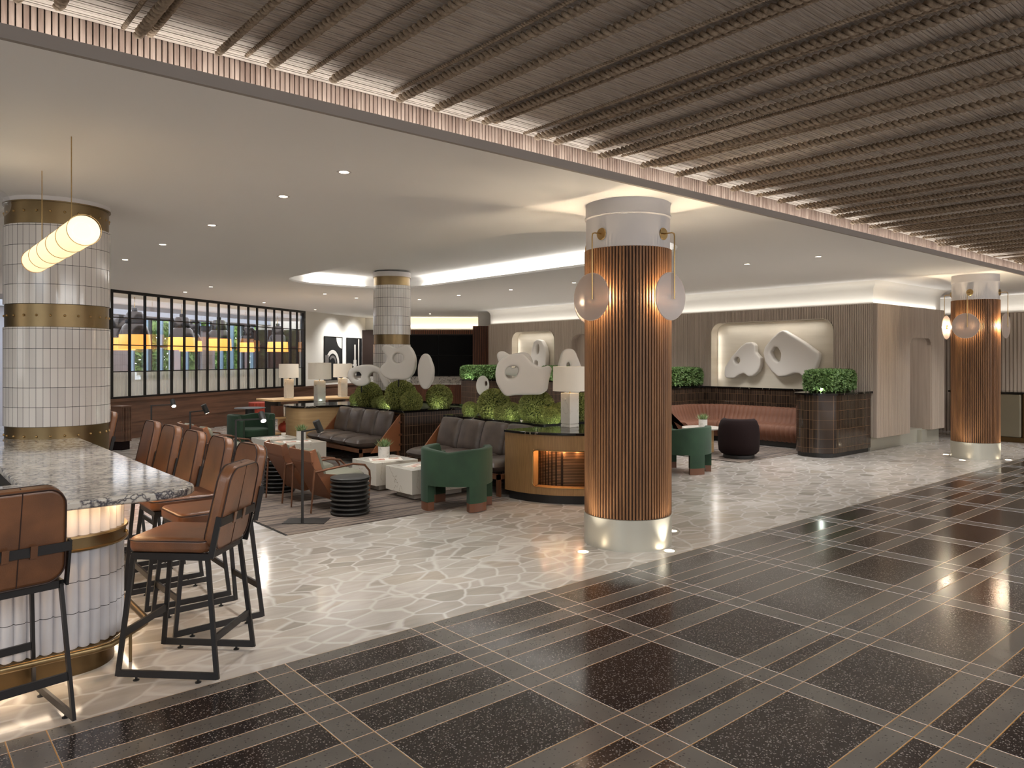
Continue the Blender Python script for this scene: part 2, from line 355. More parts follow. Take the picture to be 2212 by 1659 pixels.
def fill(name, loops, z, mats, flip=False, M4=None):
    bm = bmesh.new(); es = []
    for lp in loops:
        vs = [bm.verts.new((x, y, z)) for x, y in lp]
        es += [bm.edges.new((vs[i], vs[(i + 1) % len(vs)])) for i in range(len(vs))]
    bmesh.ops.triangle_fill(bm, edges=es, use_beauty=True)
    if M4: bmesh.ops.transform(bm, matrix=M4, verts=bm.verts)
    me = bpy.data.meshes.new(name); bm.to_mesh(me); bm.free(); me.materials.append(M[mats])
    o = bpy.data.objects.new(name, me); C.objects.link(o); return o

# ------------------------------------------------------------------ floor
CZ = 3.12
f = MB()
f.add([(-9, 3.96, 0), (30, 3.96, 0), (30, 40.75, 0), (-9, 14.75, 0)], [(0, 1, 2, 3)])
struct(f.build('floor', 'floor'))
xp = [(-2.55, -2.39), (-1.56, -1.40), (-.57, -.41), (.42, .576), (1.553, 1.712), (2.54, 2.705), (3.524, 3.69), (4.462, 4.63), (5.595, 5.77), (6.555, 6.735), (7.505, 7.70), (8.47, 8.655), (9.57, 9.75), (10.53, 10.71), (11.5, 11.68), (12.47, 12.65), (13.45, 13.63), (14.42, 14.6), (15.4, 15.58), (16.4, 16.58), (17.4, 17.58), (18.4, 18.58)]
ys = [(3.96, 0), (3.836, 1), (3.597, 0), (3.463, 1), (3.343, 0), (3.207, 1), (2.974, 0), (2.84, 1), (2.356, 0), (2.204, 1), (2.102, 0), (1.968, 1), (1.487, 0), (1.36, 1), (1.242, 0), (1.115, 1), (.63, 0), (.50, 1), (.385, 0), (.25, 1), (-.23, 0), (-.36, 1), (-.48, 0), (-.61, 1), (-1.1, 0), (-4.5, 0)]
f = MB(); g = .0028
xs = [(-4, 0)]
for a, b in xp: xs += [(a, 0), (b, 1)]
xs2 = []
# interval k lies between xs[k] and xs[k+1]; it is a dark column when it starts at the right edge of a strip
for k in range(len(xs) - 1):
    for j in range(len(ys) - 1):
        x0, x1 = xs[k][0] + g, xs[k + 1][0] - g; y1, y0 = ys[j][0] - g, ys[j + 1][0] + g
        f.cur = 1 if (xs[k][1] == 1 and ys[j][1] == 1) else 0
        f.add([(x0, y0, 0), (x1, y0, 0), (x1, y1, 0), (x0, y1, 0)], [(0, 1, 2, 3)])
f.cur = 2
X0, X1, Y0, Y1 = xs[0][0], xs[-1][0], ys[-1][0], ys[0][0]
for x, _ in xs: f.add([(x - g, Y0, -.0002), (x + g, Y0, -.0002), (x + g, Y1, -.0002), (x - g, Y1, -.0002)], [(0, 1, 2, 3)])
for y, _ in ys: f.add([(X0, y - g, -.0001), (X1, y - g, -.0001), (X1, y + g, -.0001), (X0, y + g, -.0001)], [(0, 1, 2, 3)])
f.cur = 0
f.add([(X1, Y0, 0), (30, Y0, 0), (30, Y1, 0), (X1, Y1, 0)], [(0, 1, 2, 3)]).add([(-9, Y0, 0), (X0, Y0, 0), (X0, Y1, 0), (-9, Y1, 0)], [(0, 1, 2, 3)])
struct(f.build('floor_hall', ['terrgrey', 'terrdark', mat('brass_inlay', (158, 112, 48), .35, metal=.15)])).name = 'floor'

# ------------------------------------------------------------------ ceilings
oval = []
for x, y in rrect(5.46, 5.62, 8.24, 13.36, 1.15, 14):
    t = (y - 5.62) / 7.74; oval.append((x, y))
c = fill('ceiling', [[(-9, 3.99), (30, 3.99), (30, 40.75), (-9, 14.75)], oval], CZ, 'ceil'); struct(c)
c = MB(); o2 = offset(oval, .16)
c.prism(oval, CZ, CZ + .035, caps=False); c.prism(o2, CZ + .035, CZ + .14, caps=False)
n = len(oval)
c.add([(x, y, CZ + .035) for x, y in oval] + [(x, y, CZ + .035) for x, y in o2], [(i, (i + 1) % n, n + (i + 1) % n, n + i) for i in range(n)])
prev = o2
for k in range(1, 6):                               # curved cove up to the recess
    a = pi / 2 * k / 5; cur = offset(o2, -.12 * (1 - cos(a))); z0 = CZ + .14 + .09 * sin(pi / 2 * (k - 1) / 5); z1 = CZ + .14 + .09 * sin(a)
    c.add([(x, y, z0) for x, y in prev] + [(x, y, z1) for x, y in cur], [(i, (i + 1) % n, n + (i + 1) % n, n + i) for i in range(n)]); prev = cur
c.add([(x, y, CZ + .23) for x, y in prev], [tuple(range(n))])
struct(c.build('ceiling_recess', 'ceil', smooth=True)).name = 'ceiling'
c = MB(); c.box(-9, 3.96, CZ, 30, 3.99, CZ + .065); c.box(-9, 3.985, CZ + .002, 30, 4.12, CZ + .012)
struct(c.build('trim_1', 'greyfascia'))
# rope hall ceiling: dowels over a dark backing
RZ = 3.36
c = MB(); c.box(-6, -5, RZ + .02, 26, 4.14, RZ + .06); y = 4.10; k = 0
c.cur = 1
while y > .6:
    w = .0085; c.box(-2, y - w, RZ - .006 - .002 * sin(k * 1.7), 24, y + w, RZ + .015); y -= .0205; k += 1
struct(c.build('ceiling_hall', ['woodback', 'woodceil'])).name = 'ceiling'
c = MB(); c.box(-6, 4.13, CZ + .014, 26, 4.16, RZ + .02); x = -3.0; c.cur = 1
while x < 24:
    c.box(x, 4.115, CZ + .014, x + .022, 4.13, RZ); x += .029 if x < 8 else .034
struct(c.build('trim_2', ['woodback', 'ribwood']))
def rope_mesh(r, pitch, strands, length, flat=1.0, seg=7):
    mb = MB(); n = int(length / pitch * seg)
    for q in range(strands):
        pts = []
        for i in range(n + 1):
            a = 2 * pi * i / seg + 2 * pi * q / strands
            pts.append((r * .62 * cos(a) * flat, -length * i / n, r * .7 * sin(a)))
        mb.tube(pts, r * .66, 6)
    return mb
protos = []
for nm, r, pitch, st in (('thick', .021, .085, 2), ('mid', .0155, .064, 2), ('thin', .0095, .040, 2)):
    protos.append(rope_mesh(r, pitch, st, 3.9))
rx = [(-.35, 1), (.0, 0), (.25, 2), (.466, 1), (.623, 0), (.90, 2), (.961, 0), (1.029, 1), (1.345, 1), (1.505, 2), (1.641, 0), (1.863, 2), (1.998, 0), (2.40, 2), (2.464, 0), (2.737, 0), (3.015, 2), (3.143, 0), (3.21, 1), (3.506, 2), (3.654, 0), (3.72, 1), (3.846, 0), (4.175, 0), (4.296, 0), (4.36, 1), (4.558, 2), (4.765, 0), (4.914, 0), (5.0, 1), (5.228, 0), (5.426, 2), (5.702, 0), (5.78, 1), (6.07, 0), (6.304, 0)]
x = 6.55
while x < 20: rx.append((x, random.choice((0, 0, 1, 2)))); x += random.choice((.13, .22, .28, .34, .42))
pm = []
for (x, k) in rx:
    lab = ('thick twisted brown rope running under the slatted wood ceiling', 'medium twisted brown rope running under the slatted wood ceiling', 'thin twisted brown cord running under the slatted wood ceiling')[k]
    while len(pm) < 3:
        i = len(pm); o = protos[i].build('ceiling_rope', 'rope', smooth=True, angle=80); o.location = (0, 0, -50); pm.append(o.data); bpy.data.objects.remove(o)
    o = bpy.data.objects.new('ceiling_rope', pm[k]); C.objects.link(o)
    drop = (.042, .035, .025)[k] if int(x * 7) % 3 else (.075, .062, .05)[k]
    o.location = (x, 3.95 + random.choice((0, .03, .06)), RZ - drop); tag(o, lab, 'rope', ('thick ropes', 'medium ropes', 'thin cords')[k] + ' across the hall ceiling')

# ------------------------------------------------------------------ walls
# ribbed taupe block on the right
def clip_niches(y, z0, z1, niches, w_=.018):
    segs = [(z0, z1)]
    for (ya, yb, za, zb, r) in niches:
        if ya - w_ < y < yb + w_:
            d = min(y + w_ - ya, yb - y + w_); top = zb if d >= r else zb - r + math.sqrt(max(0, r * r - (r - d) ** 2))
            ns = []
            for a, b in segs:
                if a < za: ns.append((a, min(b, za)))
                if b > top: ns.append((max(a, top), b))
            segs = ns
    return segs
NX = 13.76
NICHES = [(6.75, 9.45, 1.0, 2.45, .22), (14.4, 16.14, 1.0, 2.44, .25), (12.3, 13.75, 1.0, 2.32, .22)]
w = MB(); y = 5.94; p = .0335
while y < 17.2:
    for a, b in clip_niches(y + p / 2, .27, 2.70, NICHES):
        w.cur = 0; w.box(NX, y, a, NX + .010, y + p * .72, b); w.cur = 1; w.box(NX + .010, y - .002, a, NX + .12, y + p + .002, b)
    y += p
w.cur = 0
# side face y = 5.94 with the walk-in opening x 15.21..16.25
x = NX
while x < 16.93:
    for a, b in clip_niches(x + p / 2, .25, 2.70, [(15.21, 16.25, 0, 2.10, .2)]):
        w.cur = 0; w.box(x, 5.922, a, x + p * .68, 5.94, b); w.cur = 1; w.box(x - .002, 5.94, a, x + p + .002, 6.0, b)
    x += p
w.cur = 0; w.box(NX + .12, 6.0, 2.66, 16.95, 17.2, 2.70)
w.box(16.25, 5.94, .25, 16.95, 9.5, 2.68); w.box(15.1, 6.0, .25, 15.21, 9.5, 2.68)
w.cur = 1; w.box(15.2, 7.2, .25, 16.3, 7.3, 2.68)
struct(w.build('wall_right', ['taupe', 'taupeback']))
w = MB(); w.box(NX + .1, 6.1, 0, 16.6, 17.2, .27); w.box(16.0, 6.02, 0, 16.9, 9, .25)
struct(w.build('baseboard_right', 'plinth'))
w = MB()                                            # plaster above the slats, curving out to the ceiling
prof = [(0, 2.66), (0, 2.98), (-.02, 3.03), (-.07, 3.08), (-.15, 3.12)]
for (u0, z0), (u1, z1) in zip(prof, prof[1:]):
    w.add([(NX + .14 + u0, 6.06 + u0, z0), (NX + .14 + u0, 17.3, z0), (NX + .14 + u1, 17.3, z1), (NX + .14 + u1, 6.06 + u1, z1)], [(0, 1, 2, 3)])
    w.add([(NX + .14 + u0, 6.06 + u0, z0), (17.1, 6.06 + u0, z0), (17.1, 6.06 + u1, z1), (NX + .14 + u1, 6.06 + u1, z1)], [(0, 3, 2, 1)])
struct(w.build('wall_right_upper', 'plaster', smooth=True, angle=50))
# niche linings with their backs
for k, (ya, yb, za, zb, r) in enumerate(NICHES):
    out = rrect(ya, za, yb, zb, r, 8, (0, 1, 1, 0)); w = MB()
    M4 = Matrix(((0, 0, 1, 0), (1, 0, 0, 0), (0, 1, 0, 0), (0, 0, 0, 1)))
    o2 = offset(out, .012); n = len(out); d0, d1 = NX - .004, NX + .21
    w.add([(d0, a, b) for a, b in out] + [(d1, a, b) for a, b in out], [(i, (i + 1) % n, n + (i + 1) % n, n + i) for i in range(n)])
    w.add([(d0, a, b) for a, b in out] + [(d0, a, b) for a, b in o2], [(i, (i + 1) % n, n + (i + 1) % n, n + i) for i in range(n)])
    w.add([(d1, a, b) for a, b in out], [tuple(range(n))])
    struct(w.build('trim_%d' % (3 + k), 'niche' if k < 2 else 'taupe', smooth=True, angle=50))
    if k < 2:
        area('niche_light', (NX + .14, yb - .012, 1.75), .02, 1.0, .6, rot=(-pi / 2, 0, 0))
        area('niche_light', (NX + .06, (ya + yb) / 2, zb - .03), .03, (yb - ya) * .8, 1.6 if k == 0 else 1.0)
struct(MB().box(15.21, 6.3, .98, 15.6, 7.2, 1.03).build('trim_8', 'oak'))
area('booth_light', (15.6, 6.7, 2.6), .3, .5, 1.6)
# outer right: slatted back wall of the reception, end walls
w = MB(); y = -1.0
while y < 9:
    w.cur = 0; w.box(19.1, y, 0, 19.12, y + .05, 2.7); y += .075
w.cur = 1; w.box(19.12, -4.5, 0, 19.3, 12, 2.72)
struct(w.build('wall_reception', ['taupe', 'taupeback']))
struct(MB().box(19.3, -4.5, 2.7, 19.4, 14, 3.12).build('wall_reception_upper', 'plaster'))
area('wall_cove_light', (19.2, 4.5, 2.75), .05, 8, 5, rot=(pi, 0, 0))
struct(MB().box(26, -5, 0, 26.2, 41, 3.4).build('wall_east', 'plaster'))
struct(MB().box(-9.2, -5, 0, -9, 17.3, 3.4).build('wall_west', 'plaster'))
struct(MB().box(-9.2, -5.2, 0, 26.2, -5, 3.4).build('wall_front', 'ribwood'))
# tv wall far back, square to the view
def V2(d, X): return (d * cos(FWD) + X * sin(FWD), d * sin(FWD) - X * cos(FWD))
BY = V2(25.8, 0)
back = bpy.data.objects.new('x', None)
Mb = Matrix.Translation((BY[0], BY[1], 0)) @ Matrix.Rotation(FWD - pi / 2, 4, 'Z')       # local x to the right, y away
w = MB(); x = -3.9
while x < -1.36:
    w.cur = 0; w.box(x, -.03, 2.42, x + .05, 0, 2.68, Mb); x += .075
w.cur = 1; w.box(-9, 0, 0, 6, .2, 2.68, Mb); w.box(-9, .25, 2.6, 6, .4, 3.12, Mb)
w.cur = 2; w.box(-9, .22, 2.7, 6, .25, 3.12, Mb)
struct(w.build('wall_back', ['pier', 'walnutdark', 'plaster']))
a_ = area('wall_cove_light', tuple(Mb @ Vector((-2.6, .1, 2.72))), 4, .06, 8, rot=(pi, 0, 0), col=(1, .86, .62)); a_.rotation_euler = (pi, 0, FWD - pi / 2)
tv = thing('video_wall', 'large black video wall of four panels on the far wood wall', 'screen', tuple(Mb @ Vector((-2.6, 0, 1.7))), FWD - pi / 2)
for ix in (0, 1):
    for iz in (0, 1):
        MB().box(-1.9 + ix * 1.95 - (0 if ix else .0), -.09, -.60 + iz * .71, -1.9 + ix * 1.95 + (1.93 if ix == 0 else 1.18), -.035, .095 + iz * .71).build('screen_panel', 'screen', tv, bevel=.006)
MB().box(-1.95, -.034, -.62, 1.27, -.01, .84).build('frame', 'black', tv)
w = MB(); w.box(-6, -.02, .78, -1.36, 0, 1.07, Mb); struct(w.build('trim_9', 'marblefar'))
bc = thing('back_counter', 'ribbed orange wood counter below the marble splashback at the far wall', 'counter', tuple(Mb @ Vector((-2.8, -.45, 0))), FWD - pi / 2)
q = MB(); x = -1.5
while x < 1.4: q.box(x, -.02, .1, x + .05, 0, .8); x += .07
q.box(-1.5, 0, 0, 1.4, .4, .8); q.build('body', 'pier', bc)
MB().box(-1.53, -.04, .8, 1.43, .42, .84).build('counter_top', 'marblefar', bc)
# wood pier between the tv wall and the slatted wall
Mp = Matrix.Translation(V2(22.9, 0) + (0,)) @ Matrix.Rotation(FWD - pi / 2, 4, 'Z')
w = MB(); x = -1.21
while x < -.70:
    w.cur = 0; w.box(x, -.02, 0, x + .035, 0, 2.70, Mp); x += .055
w.cur = 1; w.box(-1.21, 0, 0, -.68, 3, 2.70, Mp)
w.cur = 2; w.box(-1.05, .05, 2.7, -.6, 3, 3.12, Mp)
struct(w.build('wall_pier', ['pier', 'walnutdark', 'plaster']))

# glazed partition line: s along it, t behind it
LA = (3.647, 16.93); LD = (.832, .5548); LN = (-.5548, .832)
ML = Matrix(((LD[0], LN[0], 0, LA[0]), (LD[1], LN[1], 0, LA[1]), (0, 0, 1, 0), (0, 0, 0, 1)))
w = MB(); w.box(-.25, 0, 0, 7.31, .2, .80, ML); w.box(7.31, 0, 0, 16, .2, .80, ML); w.box(-.25, -.025, .80, 16, .21, .86, ML); w.box(-.25, -.02, .0, 16, 0, .12, ML); w.box(-.25, -.012, .34, 16, 0, .37, ML)
struct(w.build('wall_left_lower', 'wainscot'))
struct(MB().box(7.31, .01, .86, 16, .2, 3.12, ML).build('wall_left', 'plaster'))
wp = bpy.data.objects.new('window_1', None); C.objects.link(wp); wp.matrix_world = ML; struct(wp)
S_ = [.46, .892, 1.298, 1.706, 2.119, 2.531, 2.928, 3.343, 3.74, 4.134, 4.545, 4.931, 5.332, 5.727, 6.113, 6.538, 6.879]
w = MB(); w.box(-.25, 0, .86, 0, .12, 3.12); w.box(7.22, 0, .86, 7.31, .12, 3.12); w.box(-.1, 0, 3.06, 7.3, .08, 3.12); w.box(-.1, 0, .86, 7.3, .08, .90)
w.build('window_frame', 'black', wp)
w = MB()
for s in S_: w.box(s - .018, 0, .88, s + .018, .05, 3.08)
for z in (2.55, 1.98, 1.42): w.box(0, .005, z - .011, 7.22, .04, z + .011)
w.build('mullions', 'black', wp)
MB().box(0, .055, .9, 7.22, .06, 3.06).build('glass_pane', 'glass', wp)
w = MB(); x = 0
while x < 7.2:
    w.lathe([(.05, .9), (.05, 1.42)], 6, (x + .05, .12), pi, 2 * pi, 1, .5); x += .1
w.build('fluted_panel', 'flute', wp, smooth=True)
area('panel_light', tuple(ML @ Vector((3.6, .2, .9))), 7, .04, 9, rot=(pi, 0, math.atan2(LD[1], LD[0])), col=(1, .93, .6))
# framed arch photographs on the plaster wall
M['artdark'] = mat('print_dark', (16, 15, 15), .6); M['artlight'] = mat('print_light', (196, 190, 182), .7); M['artmid'] = mat('print_mid', (104, 98, 94), .7)
def art(s0, s1, z0, z1, kind, lab):
    o = bpy.data.objects.new('framed_print', None); C.objects.link(o); o.matrix_world = ML @ Matrix.Translation(((s0 + s1) / 2, -.001, (z0 + z1) / 2)); tag(o, lab, 'picture', 'arch photographs on the plaster wall')
    a, b = (s1 - s0) / 2, (z1 - z0) / 2
    q = MB(); t = .015
    for bx in ((-a, -b, -a + t, b), (a - t, -b, a, b), (-a, -b, a, -b + t), (-a, b - t, a, b)): q.box(bx[0], -.03, bx[1], bx[2], 0, bx[3])
    q.build('frame', 'black', o)
    q = MB(); q.box(-a, -.012, -b, a, -.002, b); q.cur = 0
    def arc(cx, cz, r0, r1, a0, a1, m, y):
        q.cur = m; n = 18; vs = []
        for i in range(n + 1):
            t_ = a0 + (a1 - a0) * i / n
            for r_ in (r0, r1): vs.append((max(-a, min(a, cx + r_ * cos(t_))), y, max(-b, min(b, cz + r_ * sin(t_)))))
        q.add(vs, [(2 * i, 2 * i + 1, 2 * i + 3, 2 * i + 2) for i in range(n)])
    def rc(x0, z0_, x1, z1_, m, y): q.cur = m; q.add([(x0, y, z0_), (x1, y, z0_), (x1, y, z1_), (x0, y, z1_)], [(0, 1, 2, 3)])
    if kind == 0:
        arc(-.05, -.15, .30, .42, 0, pi * .9, 1, -.014); arc(-.05, -.15, .16, .24, 0, pi * .8, 2, -.0145); rc(.25, -b, .37, -.15, 1, -.0142); rc(-a, -b, -.3, .1, 2, -.0146); arc(a, b, .0, .38, pi, 1.5 * pi, 1, -.0147)
    elif kind == 1:
        rc(-.05, -b, .15, -.1, 1, -.014); rc(.0, -.1, .1, .42, 1, -.0141); rc(-a, -b, -.25, -.2, 2, -.0142); rc(.28, -.3, .36, b, 1, -.0143); rc(-.12, -.3, .18, -.24, 1, -.0144)
    else:
        rc(-.3, -.1, -.18, b, 1, -.014); rc(-.05, -.1, .05, b, 1, -.0141); arc(.1, -b, .30, .42, 0, pi, 1, -.0142); arc(.1, -b, .12, .2, 0, pi, 2, -.0143)
    q.build('print', ['artdark', 'artlight', 'artmid'], o)
art(8.386, 9.506, 1.0, 2.40, 0, 'tall black and white arch photograph, nearest the glazed partition')
art(9.82, 10.87, 1.1, 2.39, 1, 'black and white photograph of a stone column, middle of three prints')
art(11.2, 12.3, 1.1, 2.38, 2, 'black and white arch photograph partly behind the far tiled column')
for s in (8.9, 10.3, 11.7, 13.1): 
    spot('picture_light', tuple(ML @ Vector((s, -1.0, 3.1))), 80, 105, 1, col=NEUT).rotation_euler = Vector((LN[0] * .7, LN[1] * .7, -1)).to_track_quat('-Z', 'Y').to_euler()

# dining room behind the partition
w = MB(); w.box(-15, 5, 0, 35, 5.2, 1.0, ML); w.box(-15, 5, 2.95, 35, 5.2, 3.4, ML)
DW = ((5.73, 7.62), (7.9, 8.86), (9.5, 11.3), (11.55, 13.9))
for s0, s1 in ((-15, 5.73), (7.62, 7.9), (11.3, 11.55), (13.9, 35)): w.box(s0, 4.98, 0, s1, 5.2, 3.3, ML)
struct(w.build('wall_dining', 'dining'))
w = MB(); w.box(8.86, 4.9, 0, 9.5, 5.2, 2.8, ML); w.box(2.5, 4.9, 0, 5.6, 5.0, 2.55, ML); w.box(10.6, 2.5, 0, 12.2, 2.8, 2.74, ML); struct(w.build('wall_dining_tiled', 'tilewall'))
w = MB(); w.box(8.8, 4.85, 2.62, 9.56, 4.9, 2.8, ML); w.box(2.5, 4.85, 2.45, 5.66, 4.92, 2.62, ML); w.box(10.5, 2.45, 2.74, 12.3, 2.82, 2.88, ML); w.box(10.5, 2.45, 0, 10.62, 2.82, 2.8, ML); struct(w.build('trim_11', 'winframe'))
struct(MB().box(-3, 3.2, 2.86, 16, 3.5, 3.12, ML).build('trim_10', 'dining'))
for k, (s0, s1) in enumerate(DW):
    o = bpy.data.objects.new('window_%d' % (k + 2), None); C.objects.link(o); o.matrix_world = ML @ Matrix.Translation((s0, 5.0, 0)); struct(o)
    q = MB(); q.box(0, 0, 1.0, .06, .1, 2.95); q.box(s1 - s0 - .06, 0, 1.0, s1 - s0, .1, 2.95); q.box(0, 0, 1.0, s1 - s0, .1, 1.05); q.box(0, 0, 2.9, s1 - s0, .1, 2.95); q.box(0, 0, 2.04, s1 - s0, .1, 2.10)
    for j in range(1, int((s1 - s0) / .9)): q.box(j * .9, 0, 1.0, j * .9 + .05, .1, 2.95)
    q.build('window_frame', 'winframe', o)
    MB().box(.05, .05, 1.05, s1 - s0 - .05, .055, 2.9).build('glass_pane', 'glass', o)
for k in range(16):
    s = 5.6 + k * .62
    tag(MB().box(-.03, -.07, 0, .03, .07, 4.2).build('sun_fin', 'fin', loc=tuple(ML @ Vector((s, 5.9, 0))), rotz=math.atan2(LD[1], LD[0])), 'blue grey vertical sun fin standing outside the dining room windows', 'fin', 'sun fins outside the windows')
struct(MB().box(-14, 5.2, -.1, 36, 40, -.02, ML).build('ground', mat('outside_ground', (170, 170, 160), .9)))
def blob_leaves(R_, n, size, seed, sq=(1, 1, 1), low=-1.0, box=None, up=0):
    rnd = random.Random(seed); mb = MB()
    for i in range(n):
        if box:
            x = rnd.uniform(-1, 1); y = rnd.uniform(-1, 1); z = rnd.uniform(-1, 1); k = rnd.choice((0, 1, 2, 2)); p_ = [x, y, z]; p_[k] = 1 if (k == 2 or rnd.random() < .5) else -1
            e = 8; l = (abs(p_[0]) ** e + abs(p_[1]) ** e + abs(p_[2]) ** e) ** (1 / e); nrm = Vector(p_) / l; pos = Vector((nrm.x * box[0], nrm.y * box[1], nrm.z * box[2])); nr = Vector([v ** 5 for v in nrm]).normalized()
        else:
            while True:
                d = Vector((rnd.gauss(0, 1), rnd.gauss(0, 1), rnd.gauss(0, 1))).normalized()
                if d.z > low: break
            nr = d; pos = Vector((d.x * R_ * sq[0], d.y * R_ * sq[1], d.z * R_ * sq[2])) * rnd.uniform(.90, 1.02)
        t = nr.cross(Vector((rnd.gauss(0, 1), rnd.gauss(0, 1), rnd.gauss(0, 1)))).normalized()
        n2 = (nr + t * rnd.uniform(.2, 1.2)).normalized(); s_ = size * rnd.uniform(.6, 1.3); sd = n2.cross(t).normalized() * s_ * .32
        tip = pos + n2 * s_; b = pos - n2 * s_ * .5; mid = pos + n2 * s_ * .2 + nr * s_ * .15
        mb.add([b, mid + sd, tip, mid - sd], [(0, 1, 2, 3)])
    return mb
tb = blob_leaves(1.5, 1500, .32, 3, (1, 1, 1.1)).v
tbm = blob_leaves(1.5, 1500, .32, 3, (1, 1, 1.1))
tro = None
for k, (s, t, z, sc) in enumerate(((9.0, 9.6, 0, .9), (12.2, 9.0, 0, .85), (15.6, 11.5, 0, 1.0), (19.2, 12.4, 0, 1.1), (11.6, 13.2, 0, 1.1), (23.2, 14, 0, 1.2), (16.2, 16.8, 0, 1.3))):
    lab = 'leafy green tree seen outside through the dining room windows'
    r_ = thing('tree', lab, 'tree', tuple(ML @ Vector((s, t, 0))), k, 'trees outside the windows'); r_.scale = (sc,) * 3
    if tro is None:
        tro = tbm.build('crown', 'tree', r_); tro.location = (0, 0, 2.3); tk = MB().tube([(0, 0, 0), (.05, 0, 1), (0, .05, 2.3)], [.12, .09, .06]).build('trunk', 'walnutdark', r_)
    else:
        for q in (tro, tk):
            d = q.copy(); C.objects.link(d); d.parent = r_
# bell pendants of the dining room
def pendant(px, d, zb, lab, first=[None]):
    X = (px - 1106) / 1600 * d; x, y = V2(d, X)
    if first[0] is None:
        o = thing('bell_pendant', lab, 'pendant lamp', (x, y, zb), 0, 'bell pendants in the dining room')
        MB().lathe([(.345, 0), (.34, .02), (.325, .33), (.30, .36)], 28).lathe([(.335, .003), (.315, .34)], 28).build('shade', 'amber', o, smooth=True)
        MB().lathe([(.325, .33), (.305, .40), (.26, .52), (.20, .58), (.205, .60), (.19, .80), (.15, .86), (.06, .88), (.06, .95), (0, .96)], 28).build('metal_cap', 'bell', o, smooth=True)
        MB().tube([(0, 0, .95), (0, 0, 3.12 - 1.92)], .012).build('rod', 'brass', o)
        MB().sphere((0, 0, .2), .07).build('bulb', 'bulb', o, smooth=True)
        first[0] = o
    else: o = dup(first[0], (x, y, zb), 0, lab)
for px, d, lab in ((291, 17.2, 'amber and dark metal bell pendant, frontmost behind the glazed partition'), (393, 19.5, 'large amber bell pendant, second from the tiled bar column'), (473, 21, 'amber bell pendant in the middle of the dining room row'), (537, 26, 'smaller amber bell pendant near the bottle shelf'), (582, 27, 'amber bell pendant beside the grey tiled wall'), (262, 20, 'amber bell pendant half hidden by the frontmost one'), (412, 23.5, 'amber bell pendant peeking out behind the second one'), (600, 25, 'farthest amber bell pendant, against the grey tiled wall')):
    pendant(px, d, 1.92, lab)
# bottle shelf in the dining room
bs = bpy.data.objects.new('bottle_shelf', None); C.objects.link(bs); bs.matrix_world = ML @ Matrix.Translation((11.75, 4.55, 0)); tag(bs, 'black framed bottle shelf by the dining room window', 'shelf')
q = MB()
for z in (1.28, 1.66): q.box(0, 0, z, 1.5, .3, z + .03)
for x in (0, 1.47): q.box(x, 0, 0, x + .03, .3, 2.05)
q.build('frame', 'black', bs); MB().box(0, 0, 2.02, 1.5, .3, 2.05).build('top_board', 'black', bs)
bo = None
for k in range(22):
    z = 1.31 if k % 2 else 1.69
    lab = 'pale glass bottle on the dining room shelf'
    if bo is None: bo = tag(MB().lathe([(0, 0), (.035, 0), (.035, .14), (.012, .18), (.012, .24), (0, .24)], 10).build('bottle', 'white', smooth=True), lab, 'bottle', 'bottles on the dining room shelf'); o = bo
    else: o = bo.copy(); C.objects.link(o)
    o.location = ML @ Vector((11.83 + (k // 2) * .125, 4.7, z))
area('dining_light', tuple(ML @ Vector((6, 2.6, 3.0))), 12, 4, 160, rot=(0, 0, .588), col=(.86, .92, 1))
# ------------------------------------------------------------------ columns
def ribs(r, n, d, duty=.62):
    out = []
    for i in range(n):
        a0 = 2 * pi * i / n; w_ = 2 * pi / n
        for t, rr in ((0, r - .004), (duty * .2, r), (duty * .8, r), (duty, r - .004), (duty + .02, r - d), (.98, r - d)): out.append((rr * cos(a0 + t * w_), rr * sin(a0 + t * w_)))
    return out
def wood_column(x, y, r, lab):
    o = thing('wood_column', lab, 'column', (x, y, 0), 0, 'round columns clad in walnut slats')
    MB().lathe([(r - .012, .28), (r - .012, 2.69)], 72).build('core', 'walnutdark', o, smooth=True)
    MB().prism(ribs(r, 84, .016), .28, 2.69).build('slat_cladding', 'walnut', o)
    MB().lathe([(r + .002, 0), (r + .004, .275), (r - .02, .28)], 72).build('metal_base', 'plinth', o, smooth=True)
    MB().lathe([(r * .965, 2.69), (r * .965, 2.975), (r * .995, 2.985), (r * .995, 3.0), (r * .97, 3.01), (r * .97, 3.12)], 72).build('capital', 'white', o, smooth=True, angle=50)
    return o
def sconce(x, y, r, a, lab):
    o = thing('disc_sconce', lab, 'wall lamp', (x, y, 0), a, 'glass disc sconces hung from the walnut columns')
    R_ = r + .11
    MB().lathe([(0, -.008), (.05, -.008), (.055, 0), (.05, .006), (0, .006)], 24).build('rosette', 'brass', o, smooth=True).matrix_local = Matrix.Translation((r * .965 + .006, .03, 2.81)) @ Matrix.Rotation(pi / 2, 4, 'Y')
    MB().tube([(r * .965, .03, 2.81), (R_ - .03, .03, 2.81), (R_ - .005, .03, 2.80), (R_, .03, 2.775), (R_, .03, 2.6), (R_, .03, 2.22)], .0058).build('arm', 'brass', o, smooth=True)
    d = MB().lathe([(0, -.006), (.208, -.006), (.213, 0), (.208, .006), (0, .006)], 48).build('glass_disc', 'frost', o, smooth=True)
    d.matrix_local = Matrix.Translation((R_ - .02, 0, 2.245)) @ Matrix.Rotation(pi / 2, 4, 'Y')
    h = MB().lathe([(0, -.012), (.035, -.012), (.035, .012), (0, .012)], 24).build('hub', 'brass', o, smooth=True); h.matrix_local = Matrix.Translation((R_ - .04, 0, 2.245)) @ Matrix.Rotation(pi / 2, 4, 'Y')
    for q in (-.09, .09):
        point('sconce_light', (x + (R_ - .06) * cos(a) - q * sin(a), y + (R_ - .06) * sin(a) + q * cos(a), 2.245), 4.8, col=(1, .80, .55), rad=0)
